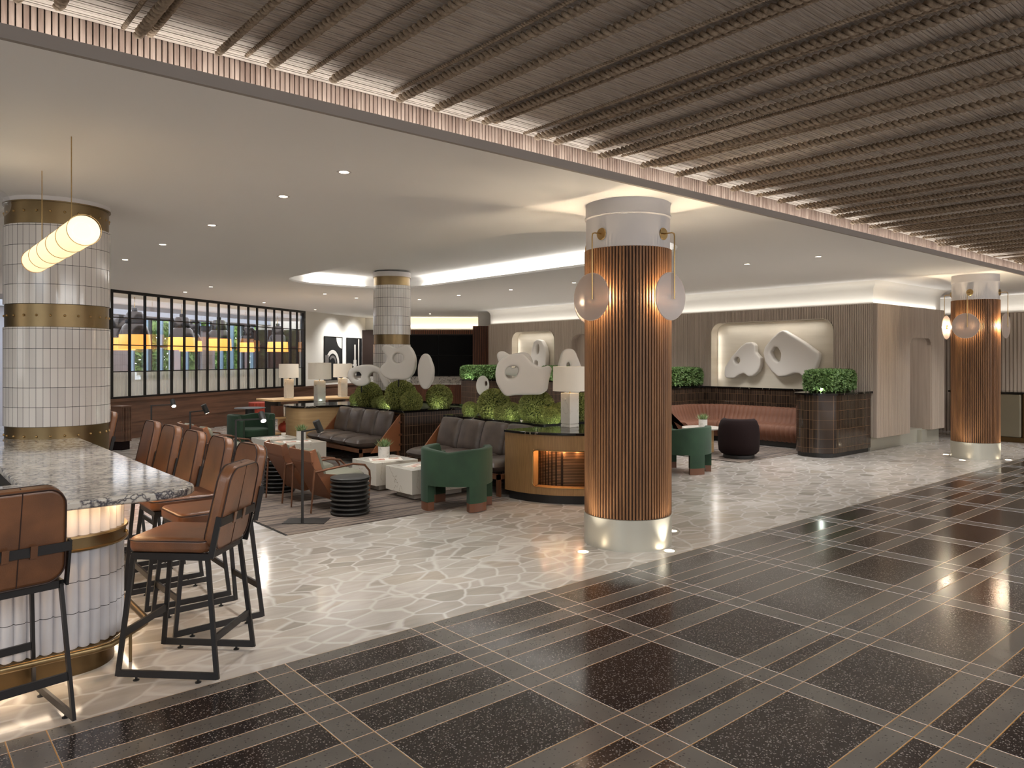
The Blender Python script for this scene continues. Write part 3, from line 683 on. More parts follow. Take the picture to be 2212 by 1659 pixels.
wood_column(5.286, 4.543, .40, 'large round walnut slatted column in the middle of the picture')
wood_column(14.31, 4.52, .365, 'walnut slatted column farther away near the reception counter')
for (x, y, r, nm, d) in ((5.286, 4.543, .40, 'central', (180, 270, 0, 90)), (14.31, 4.52, .365, 'far right', (180, 270, 90))):
    for a in d: sconce(x, y, r, R(a), 'frosted disc sconce on the %s walnut column, %s' % (nm, {180: ('left of its two visible lamps' if nm == 'central' else 'the full round one facing us'), 270: ('right of its two visible lamps' if nm == 'central' else 'the narrow one on its right edge'), 0: 'hidden side facing the reception', 90: ('hidden side facing the lounge' if nm == 'central' else 'the narrow one on its left edge')}[a]))
for k, (x, y) in enumerate(((4.698, 4.546), (5.299, 4.075), (5.931, 4.527), (14.32, 4.983), (13.733, 4.53), (14.352, 4.04))):
    o = thing('floor_uplight', 'round floor uplight %s' % ('left of the central walnut column base', 'in front of the central walnut column base', 'right behind the central walnut column base', 'behind the far right walnut column', 'left of the far right walnut column base', 'in front of the far right walnut column base')[k], 'uplight', (x, y, 0), 0, 'round uplights set in the pale floor')
    MB().lathe([(.045, .001), (.058, .003), (.062, .0005)], 24).build('rim', 'plinth', o, smooth=True); MB().lathe([(0, .002), (.045, .002)], 24).build('lens', 'lens', o)
    c_ = (5.286, 4.543) if k < 3 else (14.31, 4.52)
    dx, dy = c_[0] - x, c_[1] - y
    l = spot('uplight', (x, y, .02), 9, 70, .7, col=(1, .9, .74)); l.rotation_euler = Vector((dx * .35, dy * .35, 1)).to_track_quat('-Z', 'Y').to_euler()
def tiled_column(x, y, r, zs, m, lab, rows, rivets, zf=0):
    o = thing('tiled_column', lab, 'column', (x, y, 0), R(13))
    zb1, zt1, zb2, zt2, ztop = zs     # lower band top, tile .. band .. tile .. top band
    MB().lathe([(r - .03, zf), (r - .03, CZ + .2)], 48).build('core', 'white', o, smooth=True)
    MB().lathe([(r - .012, zf), (r - .012, zb1)], 72).build('bronze_band', 'bronze', o, smooth=True)
    t = MB().lathe([(r - .015, 0), (r, .004), (r, zt1 - zb1 - .004), (r - .015, zt1 - zb1)], 96).build('tiling', m, o, smooth=True); t.location.z = zb1
    MB().lathe([(r - .012, zt1), (r - .012, zb2)], 72).build('bronze_band', 'bronze', o, smooth=True)
    t = MB().lathe([(r - .015, 0), (r, .004), (r, zt2 - zb2 - .004), (r - .015, zt2 - zb2)], 96).build('tiling', m, o, smooth=True); t.location.z = zb2
    MB().lathe([(r - .012, zt2), (r - .012, ztop), (r + .004, ztop), (r + .004, ztop + .01)], 72).build('bronze_band', 'bronze', o, smooth=True)
    MB().lathe([(r + .002, ztop + .01), (r + .002, CZ + .2)], 72).build('top_ring', 'white', o, smooth=True)
    if rivets:
        q = MB()
        for z in ((zt1 + zb2) / 2, zt2 + .05 + (ztop - zt2) * .3, zb1 - .08):
            for k in range(24): q.sphere(((r - .01) * cos(2 * pi * k / 24), (r - .01) * sin(2 * pi * k / 24), z), .011, 8, 6)
        q.build('rivets', 'brass', o, smooth=True)['kind'] = 'stuff'
tiled_column(1.252, 7.95, .426, (1.096, 1.978, 2.176, 2.884, 3.073), 'tilecol', 'large round white tiled column with bronze bands rising beside the bar', 5, True)
tiled_column(7.4, 12.2, .352, (1.10, 1.965, 2.142, 3.07, 3.22), 'tilecolfar', 'slimmer white tiled column rising out of the far planter under the oval ceiling', 5, False, .852)

# ------------------------------------------------------------------ bar
bar = thing('bar_counter', 'marble topped bar with fluted white base and rounded corner around the tiled column', 'bar counter', (0, 0, 0))
def corner_path(x, y, r, x0=-3.2, y1=9.4, step=.058):
    pts = [(x0, y)]; n = 10
    for i in range(n + 1): a = -pi / 2 + pi / 2 * i / n; pts.append((x - r + r * cos(a), y + r + r * sin(a)))
    pts.append((x, y1)); return pts
def resample(pts, step):
    out = [Vector(pts[0])]; acc = 0
    P_ = [Vector(p) for p in pts]; L_ = [0]
    for a, b in zip(P_, P_[1:]): L_.append(L_[-1] + (b - a).length)
    n = int(L_[-1] / step); res = []
    for k in range(n + 1):
        t = k * step; i = max(j for j in range(len(L_)) if L_[j] <= t + 1e-9); i = min(i, len(P_) - 2)
        u = (t - L_[i]) / max(1e-9, L_[i + 1] - L_[i]); res.append(P_[i].lerp(P_[i + 1], u))
    return res
def fluted(path, pitch, depth, z0, z1, mb, sub=6, round_end=True):
    rs = resample(path, pitch / sub); prof = [(z0, .3), (z0 + .01, .75), (z0 + .025, 1), (z1, 1)] if round_end else [(z0, 1), (z1, 1)]
    cols = []
    for k, p in enumerate(rs):
        q = rs[min(k + 1, len(rs) - 1)] - rs[max(k - 1, 0)]; nrm = Vector((q.y, -q.x)).normalized(); ph = (k % sub) / sub
        h = abs(sin(pi * ph)) ** .5
        cols.append([(p.x + nrm.x * depth * h * s_, p.y + nrm.y * depth * h * s_, z) for z, s_ in prof])
    vs = [v for c_ in cols for v in c_]; m_ = len(prof)
    return mb.add(vs, [(i * m_ + j, (i + 1) * m_ + j, (i + 1) * m_ + j + 1, i * m_ + j + 1) for i in range(len(cols) - 1) for j in range(m_ - 1)])
base_path = corner_path(1.06, 4.51, .27)
q = MB()
for z0, z1 in ((.15, .345), (.348, .51), (.513, .68)): fluted(base_path, .058, .022, z0, z1, q, 6, z0 < .2)
fluted(base_path, .058, .022, .75, .945, q, 6, False)
q.build('fluted_cladding', 'bartile', bar, smooth=True, angle=60)
def wallpath(path, d, z0, z1, mb, prof=None):
    P_ = [Vector(p) for p in path]; n = len(P_); prof = prof or [(d, z0), (d, z1)]; vs = []
    for k, p in enumerate(P_):
        t = P_[min(k + 1, n - 1)] - P_[max(k - 1, 0)]; nr = Vector((t.y, -t.x)).normalized()
        for dd, z in prof: vs.append((p.x + nr.x * dd, p.y + nr.y * dd, z))
    m_ = len(prof); return mb.add(vs, [(i * m_ + j, (i + 1) * m_ + j, (i + 1) * m_ + j + 1, i * m_ + j + 1) for i in range(n - 1) for j in range(m_ - 1)])
wallpath(base_path, 0, 0, 0, q := MB(), [(-.03, .0), (-.03, .13), (.012, .145), (.012, .16), (-.01, .165)]); q.build('kick_plate', 'darkbronze', bar, smooth=True, angle=50)
wallpath(base_path, 0, 0, 0, q := MB(), [(0, .675), (.038, .675), (.042, .684), (.03, .688), (.03, .742), (.042, .746), (.038, .756), (0, .756)]); q.build('bronze_band', 'bronze', bar, smooth=True, angle=50)
q = MB()
for p in resample(base_path, .33):
    q.sphere((p.x + (0.035 if p.x > 1.03 else 0), p.y - (.035 if p.x < .95 else .012), .715), .011, 10, 6)
q.build('rivets', 'brass', bar, smooth=True)['kind'] = 'stuff'
slab = [(-3.2, 4.2)] + [(1.355 - .2 + .2 * cos(-pi / 2 + pi / 2 * i / 8), 4.2 + .2 + .2 * sin(-pi / 2 + pi / 2 * i / 8)) for i in range(9)] + [(1.355, 9.4), (.587, 9.4), (.587, 4.97), (-3.2, 4.97)]
MB().prism(slab, .945, .992).build('marble_top', 'marblebar', bar, bevel=.014, seg=3)
MB().prism([(-3.2, 4.6), (.9, 4.6), (.98, 4.7), (.98, 9.4), (.62, 9.4), (.62, 4.93), (-3.2, 4.93)], 0, .945).build('core', 'blackmatte', bar)
MB().prism([(-3.2, 4.97), (.59, 4.97), (.59, 9.4), (.5, 9.4), (.5, 5.06), (-3.2, 5.06)], 0, .80).build('service_ledge', 'bronze', bar)
pts = [(-3.2, 4.40, .165), (.86, 4.40, .165), (.93, 4.415, .165), (1.17, 4.66, .165), (1.19, 4.74, .165), (1.19, 9.3, .165)]
MB().tube(pts, .02, 12).build('foot_rail', 'bronze', bar, smooth=True)
for p in ((1.065, 4.545), (1.19, 6.2), (1.19, 7.9), (-.6, 4.4)): MB().tube([(p[0], p[1], 0), (p[0], p[1], .16)], .009, 10).build('rail_post', 'bronze', bar, smooth=True)
for l_, (x, y), sz, rot in ((7, (-1, 4.40), (4, .03), 0), (1, (1.16, 7.0), (.03, 4.6), 0)): area('bar_glow', (x, y, .94), sz[0], sz[1], 6, col=(1, .66, .36))
point('bar_glow', (1.04, 4.52, .92), .5, col=(1, .66, .36), rad=.02)
area('bar_toe', (1.14, 7, .14), .02, 4.6, 3, col=(1, .78, .55)); area('bar_toe', (-1, 4.42, .14), 3.6, .02, 3, col=(1, .78, .55))

# bar stools: local +x faces the bar
def stool(lab, loc, rz):
    o = thing('bar_stool', lab, 'bar stool', loc, rz, 'cognac leather bar stools')
    fx, fy, tx, ty, zt = .272, .222, .205, .19, .65
    for sy in (-1, 1):
        q = MB()
        q.bar((-fx, sy * fy, .036), (fx, sy * fy, .036), .014, .036)
        q.build('sled_rail', 'stoolmetal', o)
        for sx in (-1, 1):
            MB().bar((sx * fx, sy * fy, .02), (sx * tx, sy * ty, zt), .024, .016, (0, 1, 0)).build('leg', 'stoolmetal', o)
            MB().lathe([(0, 0), (.016, 0), (.016, .005), (.006, .008), (.006, .02)], 12, (sx * .17, sy * fy)).build('levelling_foot', 'black', o)
    def at(z, sx): t = (z - .02) / (zt - .02); return sx * (fx + (tx - fx) * t), fy + (ty - fy) * t
    for z, sx, m_ in ((.24, 1, 'stoolmetal'), (.225, -1, 'stoolmetal')):
        x_, y_ = at(z, sx); MB().bar((x_, -y_, z), (x_, y_, z), .014, .038).build('footrest', m_, o)
    q = MB()
    for sy in (-1, 1): q.bar((-tx - .01, sy * ty, zt), (tx + .01, sy * ty, zt), .02, .036)
    for sx in (-1, 1): q.bar((sx * tx, -ty, zt), (sx * tx, ty, zt), .02, .036)
    q.build('seat_frame', 'stoolmetal', o)
    out = rrect(-.21, -.205, .235, .205, .05, 5)
    s_ = MB().prism(out, .668, .748).build('seat', 'leather', o, smooth=True, bevel=.024, seg=4)
    pp = [(x, y, .733) for x, y in offset(out, .002)]; MB().tube(pp + pp[:1], .0035, 6, False).build('piping', 'leatherseam', s_, smooth=True)
    # backrest, leaning back
    Mk = Matrix.Translation((-.205, 0, .675)) @ Matrix.Rotation(R(-12), 4, 'Y') @ Matrix(((0, 0, 1, 0), (1, 0, 0, 0), (0, 1, 0, 0), (0, 0, 0, 1)))
    out = rrect(-.197, 0, .197, .46, .085, 7)
    out = [(x * (1 - .10 * max(0, (y - .1)) / .36), y) for x, y in out]
    b_ = MB().prism(out, -.035, .035, M4=Mk).build('backrest', 'leather', o, smooth=True, bevel=.02, seg=3)
    q = MB()
    for zz in (-.036, .034):
        pp = [Mk @ Vector((x, y, zz)) for x, y in offset(out, -.006)]; q.tube(pp + pp[:1], .0035, 6, False)
    q.tube([Mk @ Vector((0, y, zz)) for zz, y in ((-.0355, .01), (-.0355, .25), (-.034, .45), (0, .461), (.034, .45))], .0026, 6)
    q.build('piping', 'leatherseam', b_, smooth=True)
    for sy in (-1, 1): MB().bar(Mk @ Vector((sy * .205, -.02, -.03)), Mk @ Vector((sy * .205, .20, -.03)), .012, .03, Mk.to_3x3() @ Vector((0, 0, 1))).build('back_upright', 'stoolmetal', o)
    MB().bar(Mk @ Vector((-.21, .175, -.045)), Mk @ Vector((.21, .175, -.045)), .008, .042).build('back_band', 'stoolmetal', o)
    for sy in (-1, 1):
        MB().bar(Mk @ Vector((sy * .055, .145, -.051)), Mk @ Vector((sy * .055, .205, -.051)), .028, .006, Mk.to_3x3() @ Vector((0, 0, 1))).build('leather_loop', 'leather', o)
    return o
st = stool('cognac leather bar stool turned to the rounded bar corner, nearest whole stool', (1.304, 4.30, 0), R(135))
dup(st, (.42, 4.17, 0), R(99), 'cognac leather bar stool cut by the left edge of the picture')
for k, (y, lab) in enumerate(((4.94, 'first in the row along the bar, just behind the corner stool'), (5.525, 'second in the row along the bar'), (6.12, 'middle one of the row of five'), (6.73, 'fourth in the row along the bar'), (7.33, 'fifth in the row, closest to the tiled column'), (8.98, 'standing alone behind the tiled column'))):
    dup(st, (1.615, y, 0), pi + R((1.5, -1, 0, 1, -1, 2)[k]), 'cognac leather bar stool, ' + lab)

# tubular pendant over the bar and a glass globe
o = thing('tube_pendant', 'glowing ribbed fabric tube pendant hung on two brass rods over the bar', 'pendant lamp', (.93, 5.05, 2.47), 0)
My = Matrix.Rotation(-pi / 2, 4, 'X')
q = MB(); prof = [(.086 + .004 * (k % 2), .01 + k * .0115) for k in range(160)]
MB().lathe([(p[0], p[1]) for p in prof], 40).build('fabric_tube', 'tube', o, smooth=True).matrix_local = My
for z in (0, .37, .74, 1.11, 1.48, 1.85): MB().lathe([(.091, z - .004), (.094, z - .004), (.094, z + .004), (.091, z + .004)], 40).build('ring', 'brass', o, smooth=True).matrix_local = My
MB().lathe([(0, .06), (.05, .05), (.086, .004)], 40).build('diffuser', 'tubeend', o, smooth=True).matrix_local = My
MB().lathe([(0, 1.84), (.086, 1.845)], 40).build('end_cap', 'brass', o).matrix_local = My
MB().tube([(0, .3, .094), (0, 1.62, .094)], .008).build('spine', 'brass', o)
for y in (.39, 1.53):
    MB().tube([(0, y, .09), (0, y, CZ - 2.47)], .003).build('rod', 'brass', o)
o = thing('globe_pendant', 'clear glass globe pendant cut by the left edge above the bar', 'pendant lamp', V2(5.2, -3.64) + (0,), 0)
MB().sphere((0, 0, 2.79), .105, 32, 20).build('glass_globe', 'glass', o, smooth=True); MB().tube([(0, 0, 2.74), (0, 0, 2.86)], .02).build('lamp_tube', 'lens', o); MB().tube([(0, 0, 2.86), (0, 0, CZ)], .005).build('rod', 'brass', o)
area('dining_wash', (-6.5, 8, 2.4), 2, 3, 20, rot=(0, R(-90), 0))

# downlights
DL = [(2.69, 5.13, 'nearest of the downlights in the row beside the bar'), (2.69, 6.25, 'second nearest downlight in the row beside the bar'), (2.69, 8.09, 'third downlight in the row beside the bar'), (2.68, 9.86, 'fourth downlight in the row beside the bar'), (2.68, 11.73, 'farthest downlight in the row beside the bar, next to the tiled column'), (4.99, 15.07, 'downlight in front of the left part of the glazed partition'), (4.97, 16.64, 'downlight closest above the top left of the glazed partition'), (7.44, 18.48, 'downlight above the middle of the glazed partition'), (9.66, 20.2, 'downlight near the right end of the glazed partition'), (8.51, 15.62, 'downlight just left of the far tiled column, right one of a pair'), (7.46, 15.12, 'downlight just left of the far tiled column, left one of a pair'), (9.90, 15.06, 'downlight just right of the far tiled column'), (9.92, 13.49, 'second downlight right of the far tiled column'), (9.94, 11.7, 'third downlight right of the far tiled column'), (9.93, 9.85, 'downlight just left of the central column sconce'), (13.35, 19.7, 'tiny downlight in front of the far video wall'), (9.94, 6.2, 'left of two downlights right of the central column'), (9.97, 5.10, 'right of two downlights right of the central column'), (9.93, 8.0, 'downlight hidden behind the central column')]
dlo = None
for k, (x, y, lab) in enumerate(DL):
    lab = ('recessed ceiling ' + lab) if len(lab.split()) < 15 else lab
    if dlo is None:
        dlo = thing('downlight', lab, 'downlight', (x, y, CZ), 0, 'recessed downlights in the plain ceiling')
        MB().lathe([(.035, -.001), (.05, -.004), (.056, .0)], 28).build('rim', 'white', dlo, smooth=True); MB().lathe([(0, -.0015), (.036, -.0015)], 28).build('lens', 'lens', dlo)
    else: dup(dlo, (x, y, CZ), 0, lab)
    spot('downlight_beam', (x, y, CZ - .02), 42 if k not in (0, 1, 2) else 55, 105, .9, rad=.05)
for x, y in ((5.1, 8.2), (5.1, 11.4), (3.6, 8.2), (3.6, 11.6), (11.9, 8.2), (6.0, 14.6), (12, 13), (12.2, 5.0), (7.9, 5.0), (3.4, 4.7), (-.6, 6.5), (15.5, 4.6), (17.6, 4.2), (9.2, 17), (11.6, 16.2), (2.2, 14.2), (7.2, 16.8), (12.0, 10.6), (11.2, 6.0), (12.4, 8.4), (12.6, 12.6), (12.4, 15.6)):
    spot('room_fill', (x, y, CZ - .02), 60 if x < 7 else 115, 120, 1, rad=.25, col=NEUT)  # extra fill spots without fixtures, added to brighten the room
# ------------------------------------------------------------------ planters between the sofas
def slab_mb(out, z0, z1): return MB().prism(out, z0, z1)
def planter(name, lab, x0, x1, y0, y1):
    o = thing(name, lab, 'planter', (0, 0, 0))
    MB().box(x0 + .02, y0 + .02, 0, x1 - .02, y1, .10).build('kick_base', 'black', o)
    MB().box(x0, y0, .10, x1, y1, .818).build('tiled_body', 'darktile2', o)
    q = MB(); t = .22
    for a in ((x0 - .02, y0 - .02, x0 + t, y1), (x1 - t, y0 - .02, x1 + .02, y1), (x0 + t, y0 - .02, x1 - t, y0 + t)): q.box(a[0], a[1], .818, a[2], a[3], .85)
    q.build('marble_ledge', 'marbleblack', o)
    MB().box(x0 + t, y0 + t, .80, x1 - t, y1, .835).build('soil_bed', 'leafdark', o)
    MB().bar((x0 - .012, y0, .80), (x0 - .012, y1, .80), .01, .02).build('bead_trim', 'bronze', o)
    return o
planter('planter', 'long dark tiled planter with black marble ledge behind the nearer sofa', 6.49, 8.2, 6.98, 9.19)
planter('planter', 'long dark tiled planter with black marble ledge behind the farther sofa', 6.45, 8.2, 10.25, 12.36)
# rounded end console of the nearer planter
cn = thing('lamp_console', 'curved oak console with black marble top and lit mesh recess, carrying the big lamp', 'console', (0, 0, 0))
def dshape(cx, cy, a, b, n=40, y1=None): return [(cx + a * cos(pi + pi * i / n), cy + b * sin(pi + pi * i / n)) for i in range(n + 1)] + [(cx + a, y1), (cx - a, y1)]
D0 = dshape(7.0, 6.8, 1.21, 1.1, 60, 6.95)
MB().prism(offset(D0, -.05), 0, .10).build('kick_base', 'black', cn)
# body with a recess cut between two angles of the curve
q = MB(); n = 96; a_lo, a_hi = R(196), R(232)
def ep(a, k): return (7.0 + (1.19 + k) * cos(a), 6.8 + (1.08 + k) * sin(a))
zs = [.10, .19, .62, .80]
for i in range(n):
    a0 = pi + pi * i / n; a1 = pi + pi * (i + 1) / n; am = (a0 + a1) / 2
    for z0, z1 in ((.10, .19), (.62, .80)):
        p, r_ = ep(a0, 0), ep(a1, 0); q.add([(p[0], p[1], z0), (r_[0], r_[1], z0), (r_[0], r_[1], z1), (p[0], p[1], z1)], [(0, 1, 2, 3)])
    if a_lo < am < a_hi:
        p, r_ = ep(a0, -.14), ep(a1, -.14); q.cur = 1; q.add([(p[0], p[1], .18), (r_[0], r_[1], .18), (r_[0], r_[1], .63), (p[0], p[1], .63)], [(0, 1, 2, 3)]); q.cur = 0
        p2, r2 = ep(a0, 0), ep(a1, 0)
        for z in (.19, .62): q.add([(p[0], p[1], z), (r_[0], r_[1], z), (r2[0], r2[1], z), (p2[0], p2[1], z)], [(0, 1, 2, 3)])
    else:
        p, r_ = ep(a0, 0), ep(a1, 0); q.add([(p[0], p[1], .19), (r_[0], r_[1], .19), (r_[0], r_[1], .62), (p[0], p[1], .62)], [(0, 1, 2, 3)])
for a in (a_lo, a_hi):
    p, r_ = ep(a, -.14), ep(a, 0); q.add([(p[0], p[1], .19), (r_[0], r_[1], .19), (r_[0], r_[1], .62), (p[0], p[1], .62)], [(0, 1, 2, 3)])
q.box(5.81, 6.8, .10, 5.83, 6.95, .80).box(8.17, 6.8, .10, 8.19, 6.95, .80).box(5.83, 6.93, .1, 8.17, 6.95, .8)
q.build('body', ['consolewood', 'mesh'], cn, smooth=True, angle=30)
# brass lining with rounded corners round the recess
def rp(u, z): a = a_lo + (a_hi - a_lo) * u; p = ep(a, .002); return (p[0], p[1], z)
pts = []
for x, y in rrect(0, .19, 1, .62, .06, 6): 
    pts.append((x, y))
pl = []
rr = rrect(0, 0, .74, .43, .06, 6)
for i, (x, y) in enumerate(rr):
    x2, y2 = rr[(i + 1) % len(rr)]
    for k in range(6): pl.append(rp((x + (x2 - x) * k / 6) / .74, .19 + y + (y2 - y) * k / 6))
MB().tube(pl + pl[:1], .006, 6, False).build('brass_trim', 'brass', cn, smooth=True)
MB().prism(D0, .80, .832).build('marble_top', 'marbleblack', cn, bevel=.008)
p = ep((a_lo + a_hi) / 2, -.06); point('recess_glow', (p[0], p[1], .60), 1.5, col=(1, .55, .25), rad=0)
p = ep(a_lo + .12, -.06); point('recess_glow', (p[0], p[1], .60), .8, col=(1, .55, .25), rad=0); p = ep(a_hi - .12, -.06); point('recess_glow', (p[0], p[1], .60), .8, col=(1, .55, .25), rad=0)
# far end counter
fc = thing('lamp_console', 'pale oak end counter with black marble top beside the farther sofa', 'console', (0, 0, 0))
out = rrect(5.62, 12.38, 8.2, 13.2, .30, 8, (0, 0, 1, 0)); out = [(5.62, 12.6), (5.68, 12.46), (5.80, 12.38), (8.2, 12.38), (8.2, 13.2), (5.9, 13.2), (5.70, 13.1), (5.62, 12.95)]
MB().prism(offset(out, -.04), 0, .1).build('kick_base', 'black', fc)
MB().prism(out, .10, .815).build('body', 'oak', fc, bevel=.02); MB().prism(offset(out, .03), .815, .85).build('marble_top', 'marbleblack', fc, bevel=.008)

# clipped box balls
bl = None
ballmb = blob_leaves(1.0, 7000, .095, 11, (1, 1, .97), -.85)
def ball(x, y, r, lab, z=.835):
    global bl
    if bl is None:
        o = thing('topiary_ball', lab, 'topiary', (x, y, z), 0, 'clipped green topiary balls in the planters')
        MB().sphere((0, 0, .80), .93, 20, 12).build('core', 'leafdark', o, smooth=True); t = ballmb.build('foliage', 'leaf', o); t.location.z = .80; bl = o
    else: o = dup(bl, (x, y, z), random.uniform(0, 6), lab)
    o.scale = (r, r, r)
P1 = [(12.45, .115, 'tiny topiary ball at the far left end of the farther planter'), (11.85, .24, 'large topiary ball under the ring shaped sculpture'), (11.42, .10, 'smallest topiary ball, between two bigger ones in the farther planter'), (11.2, .12, 'small topiary ball tucked left of the biggest one of the farther planter'), (10.78, .27, 'biggest topiary ball of the farther planter, in its middle'), (10.37, .18, 'medium topiary ball at the near front edge of the farther planter'), (10.55, .225, 'topiary ball under the slim upright sculpture')]
for (y, r, lab), x in zip(P1, (6.80, 6.77, 6.66, 6.66, 6.80, 6.72, 7.42)): ball(x, y + r * .5, r, lab)
P2 = [(6.72, 8.85, .12, 'small topiary ball at the far left end of the nearer planter'), (6.75, 8.32, .235, 'large topiary ball below the small ring sculpture'), (6.60, 7.97, .108, 'small topiary ball in front of the big white sculpture, left one'), (6.68, 7.85, .14, 'topiary ball in front of the big white sculpture, right one'), (6.80, 7.46, .24, 'biggest topiary ball of the nearer planter'), (6.68, 7.05, .12, 'small topiary ball right of the biggest one, left of the lamp'), (6.98, 7.14, .155, 'topiary ball directly behind the big marble lamp'), (7.42, 7.26, .215, 'darker topiary ball far behind the big marble lamp')]
for k, (x, y, r, lab) in enumerate(P2): ball(x, y, r, lab, .835)
for k, (x, y) in enumerate([(6.62, 12.2), (6.6, 11.5), (6.58, 11.0), (6.64, 10.4), (7.2, 10.4), (6.55, 8.6), (6.52, 8.05), (6.5, 7.65), (6.52, 7.15), (6.6, 6.8), (6.6, 7.0)]):
    point('planter_glow', (x, y, .87), .6, col=(.85, 1, .86), rad=0)

# sculptures
def right_frame(x, y, z, turn=0):      # local x to the right of the picture plane, local y up, local z towards the viewer
    r_ = Vector((sin(FWD), -cos(FWD), 0)); n_ = Vector((-cos(FWD), -sin(FWD), 0))
    m_ = Matrix(((r_.x, 0, n_.x, x), (r_.y, 0, n_.y, y), (0, 1, 0, z), (0, 0, 0, 1)))
    return m_ @ Matrix.Rotation(turn, 4, 'Y')
def sculpt(name, loops, thick, mw, lab, voxel=.015, it=26, cat='sculpture', rod=None):
    bm = bmesh.new(); es = []
    for lp in loops:
        vs = [bm.verts.new((x, y, -thick / 2)) for x, y in lp]; es += [bm.edges.new((vs[i], vs[(i + 1) % len(vs)])) for i in range(len(vs))]
    bmesh.ops.triangle_fill(bm, edges=es, use_beauty=True)
    r_ = bmesh.ops.extrude_face_region(bm, geom=bm.faces[:]); bmesh.ops.translate(bm, verts=[v for v in r_['geom'] if isinstance(v, bmesh.types.BMVert)], vec=(0, 0, thick))
    bmesh.ops.recalc_face_normals(bm, faces=bm.faces)
    me = bpy.data.meshes.new(name); bm.to_mesh(me); bm.free(); me.materials.append(M['plasterart'])
    o = bpy.data.objects.new(name, me); C.objects.link(o); o.matrix_world = mw; tag(o, lab, cat)
    m_ = o.modifiers.new('r', 'REMESH'); m_.mode = 'VOXEL'; m_.voxel_size = voxel; m_.use_smooth_shade = True
    s_ = o.modifiers.new('s', 'SMOOTH'); s_.factor = .5; s_.iterations = it
    if rod: MB().tube([(rod[0], rod[1], 0), (rod[0], rod[2], 0)], .012).build('support_rod', 'black', o)
    return o
def circ(cx, cy, rx, ry=None, n=16): ry = ry or rx; return [(cx + rx * cos(2 * pi * i / n), cy + ry * sin(2 * pi * i / n)) for i in range(n)]
def loc(pts, cx, cy, k): return [((x - cx) * k, -(y - cy) * k) for x, y in pts]
def place(px, py, d): X = (px - 1106) / 1600 * d; x, y = V2(d, X); return x, y, H - (py - 774) * d / 1600
k1 = 9.45e-4
def sc1(pts, holes, d, thick, lab, crop, **kw):
    s_, ox, oy = crop; xs = [p[0] for p in pts]; ys_ = [p[1] for p in pts]; cx = (min(xs) + max(xs)) / 2; cy = (min(ys_) + max(ys_)) / 2
    x, y, z = place(ox + cx * s_, oy + cy * s_, d); k = s_ * d / 1600
    lp = [loc(pts, cx, cy, k)] + [loc(h, cx, cy, k) for h in holes]
    if 'rod' in kw: a, b, c_ = kw['rod']; kw['rod'] = ((a - cx) * k, -(b - cy) * k, -(c_ - cy) * k)
    return sculpt('abstract_sculpture', lp, thick, right_frame(x, y, z), lab, **kw)
K_ = (.11754, 720, 730); L_ = (.14014, 960, 730)
sc1([(272, 700), (285, 620), (340, 560), (430, 520), (560, 490), (700, 490), (820, 535), (900, 600), (960, 700), (1040, 800), (1050, 900), (960, 910), (900, 800), (860, 700), (840, 650), (760, 625), (690, 650), (655, 720), (690, 790), (640, 850), (560, 885), (450, 880), (340, 820)], [circ(462, 690, 75, 75)], 12.95, .22, 'white ring ended abstract sculpture at the left end of the farther planter', K_, rod=(520, 860, 1000))
sc1([(905, 170), (950, 125), (1030, 125), (1100, 175), (1160, 195), (1230, 160), (1320, 125), (1410, 145), (1465, 220), (1510, 320), (1528, 430), (1515, 560), (1480, 660), (1400, 740), (1290, 775), (1180, 760), (1060, 770), (960, 720), (885, 640), (870, 560), (920, 490), (985, 440), (1005, 370), (970, 300), (920, 240)], [circ(1205, 370, 105, 95)], 12.3, .25, 'largest white sculpture with a round hole on a black rod above the farther planter', K_, rod=(1200, 740, 900))
sc1([(1700 + 138 * cos(a) + (18 if -.6 < a < .3 else 0), 615 - 333 * sin(a)) for a in [2 * pi * i / 24 - pi for i in range(24)]], [], 12.2, .24, 'slim upright white pebble shaped sculpture at the near end of the farther planter', K_, it=18)
sc1([(590 + 100 * cos(a), 735 - 155 * sin(a)) for a in [2 * pi * i / 20 for i in range(20)]], [circ(645, 700, 18, 50, 10)], 11.0, .15, 'small white ring sculpture seen edge-on at the far end of the nearer planter', L_, it=8, voxel=.01)
sc1([(795, 480), (785, 560), (800, 680), (850, 780), (915, 870), (960, 895), (1100, 875), (1300, 870), (1480, 870), (1590, 800), (1600, 680), (1655, 460), (1600, 420), (1530, 450), (1440, 440), (1350, 380), (1270, 290), (1200, 240), (1110, 235), (1000, 260), (890, 310), (820, 390)], [[(935, 490), (990, 440), (1110, 430), (1145, 470), (1125, 565), (1060, 620), (975, 620), (935, 570)]], 9.55, .27, 'biggest white abstract sculpture with an oval hole above the nearer planter', L_)
sc1([(800, 260), (840, 205), (930, 205), (1000, 260), (1100, 235), (1220, 215), (1310, 240), (1360, 340), (1375, 420), (1300, 560), (1150, 600), (900, 560), (830, 350)], [circ(1060, 430, 50, 40, 10)], 10.1, .2, 'white knobbed sculpture half hidden behind the biggest one', L_)
sc1([(1745, 450), (1775, 330), (1815, 205), (1870, 165), (1960, 165), (2010, 205), (2060, 330), (2105, 450), (2130, 640), (2090, 830), (2000, 880), (1850, 850), (1740, 640)], [circ(1900, 420, 30, 60, 10)], 9.9, .24, 'white bell shaped sculpture behind the big marble lamp', L_)
def wallframe(x, y, z): return Matrix(((0, 0, -1, x), (-1, 0, 0, y), (0, 1, 0, z), (0, 0, 0, 1)))
def wsculpt(pts, holes, thick, lab):
    ya = sum(p[0] for p in pts) / len(pts); za = sum(p[1] for p in pts) / len(pts)
    lp = [[(-(y - ya), z - za) for y, z in l_] for l_ in [pts] + holes]
    return sculpt('wall_sculpture', lp, thick, wallframe(NX + .10, ya, za), lab, voxel=.018, it=12, cat='wall sculpture')
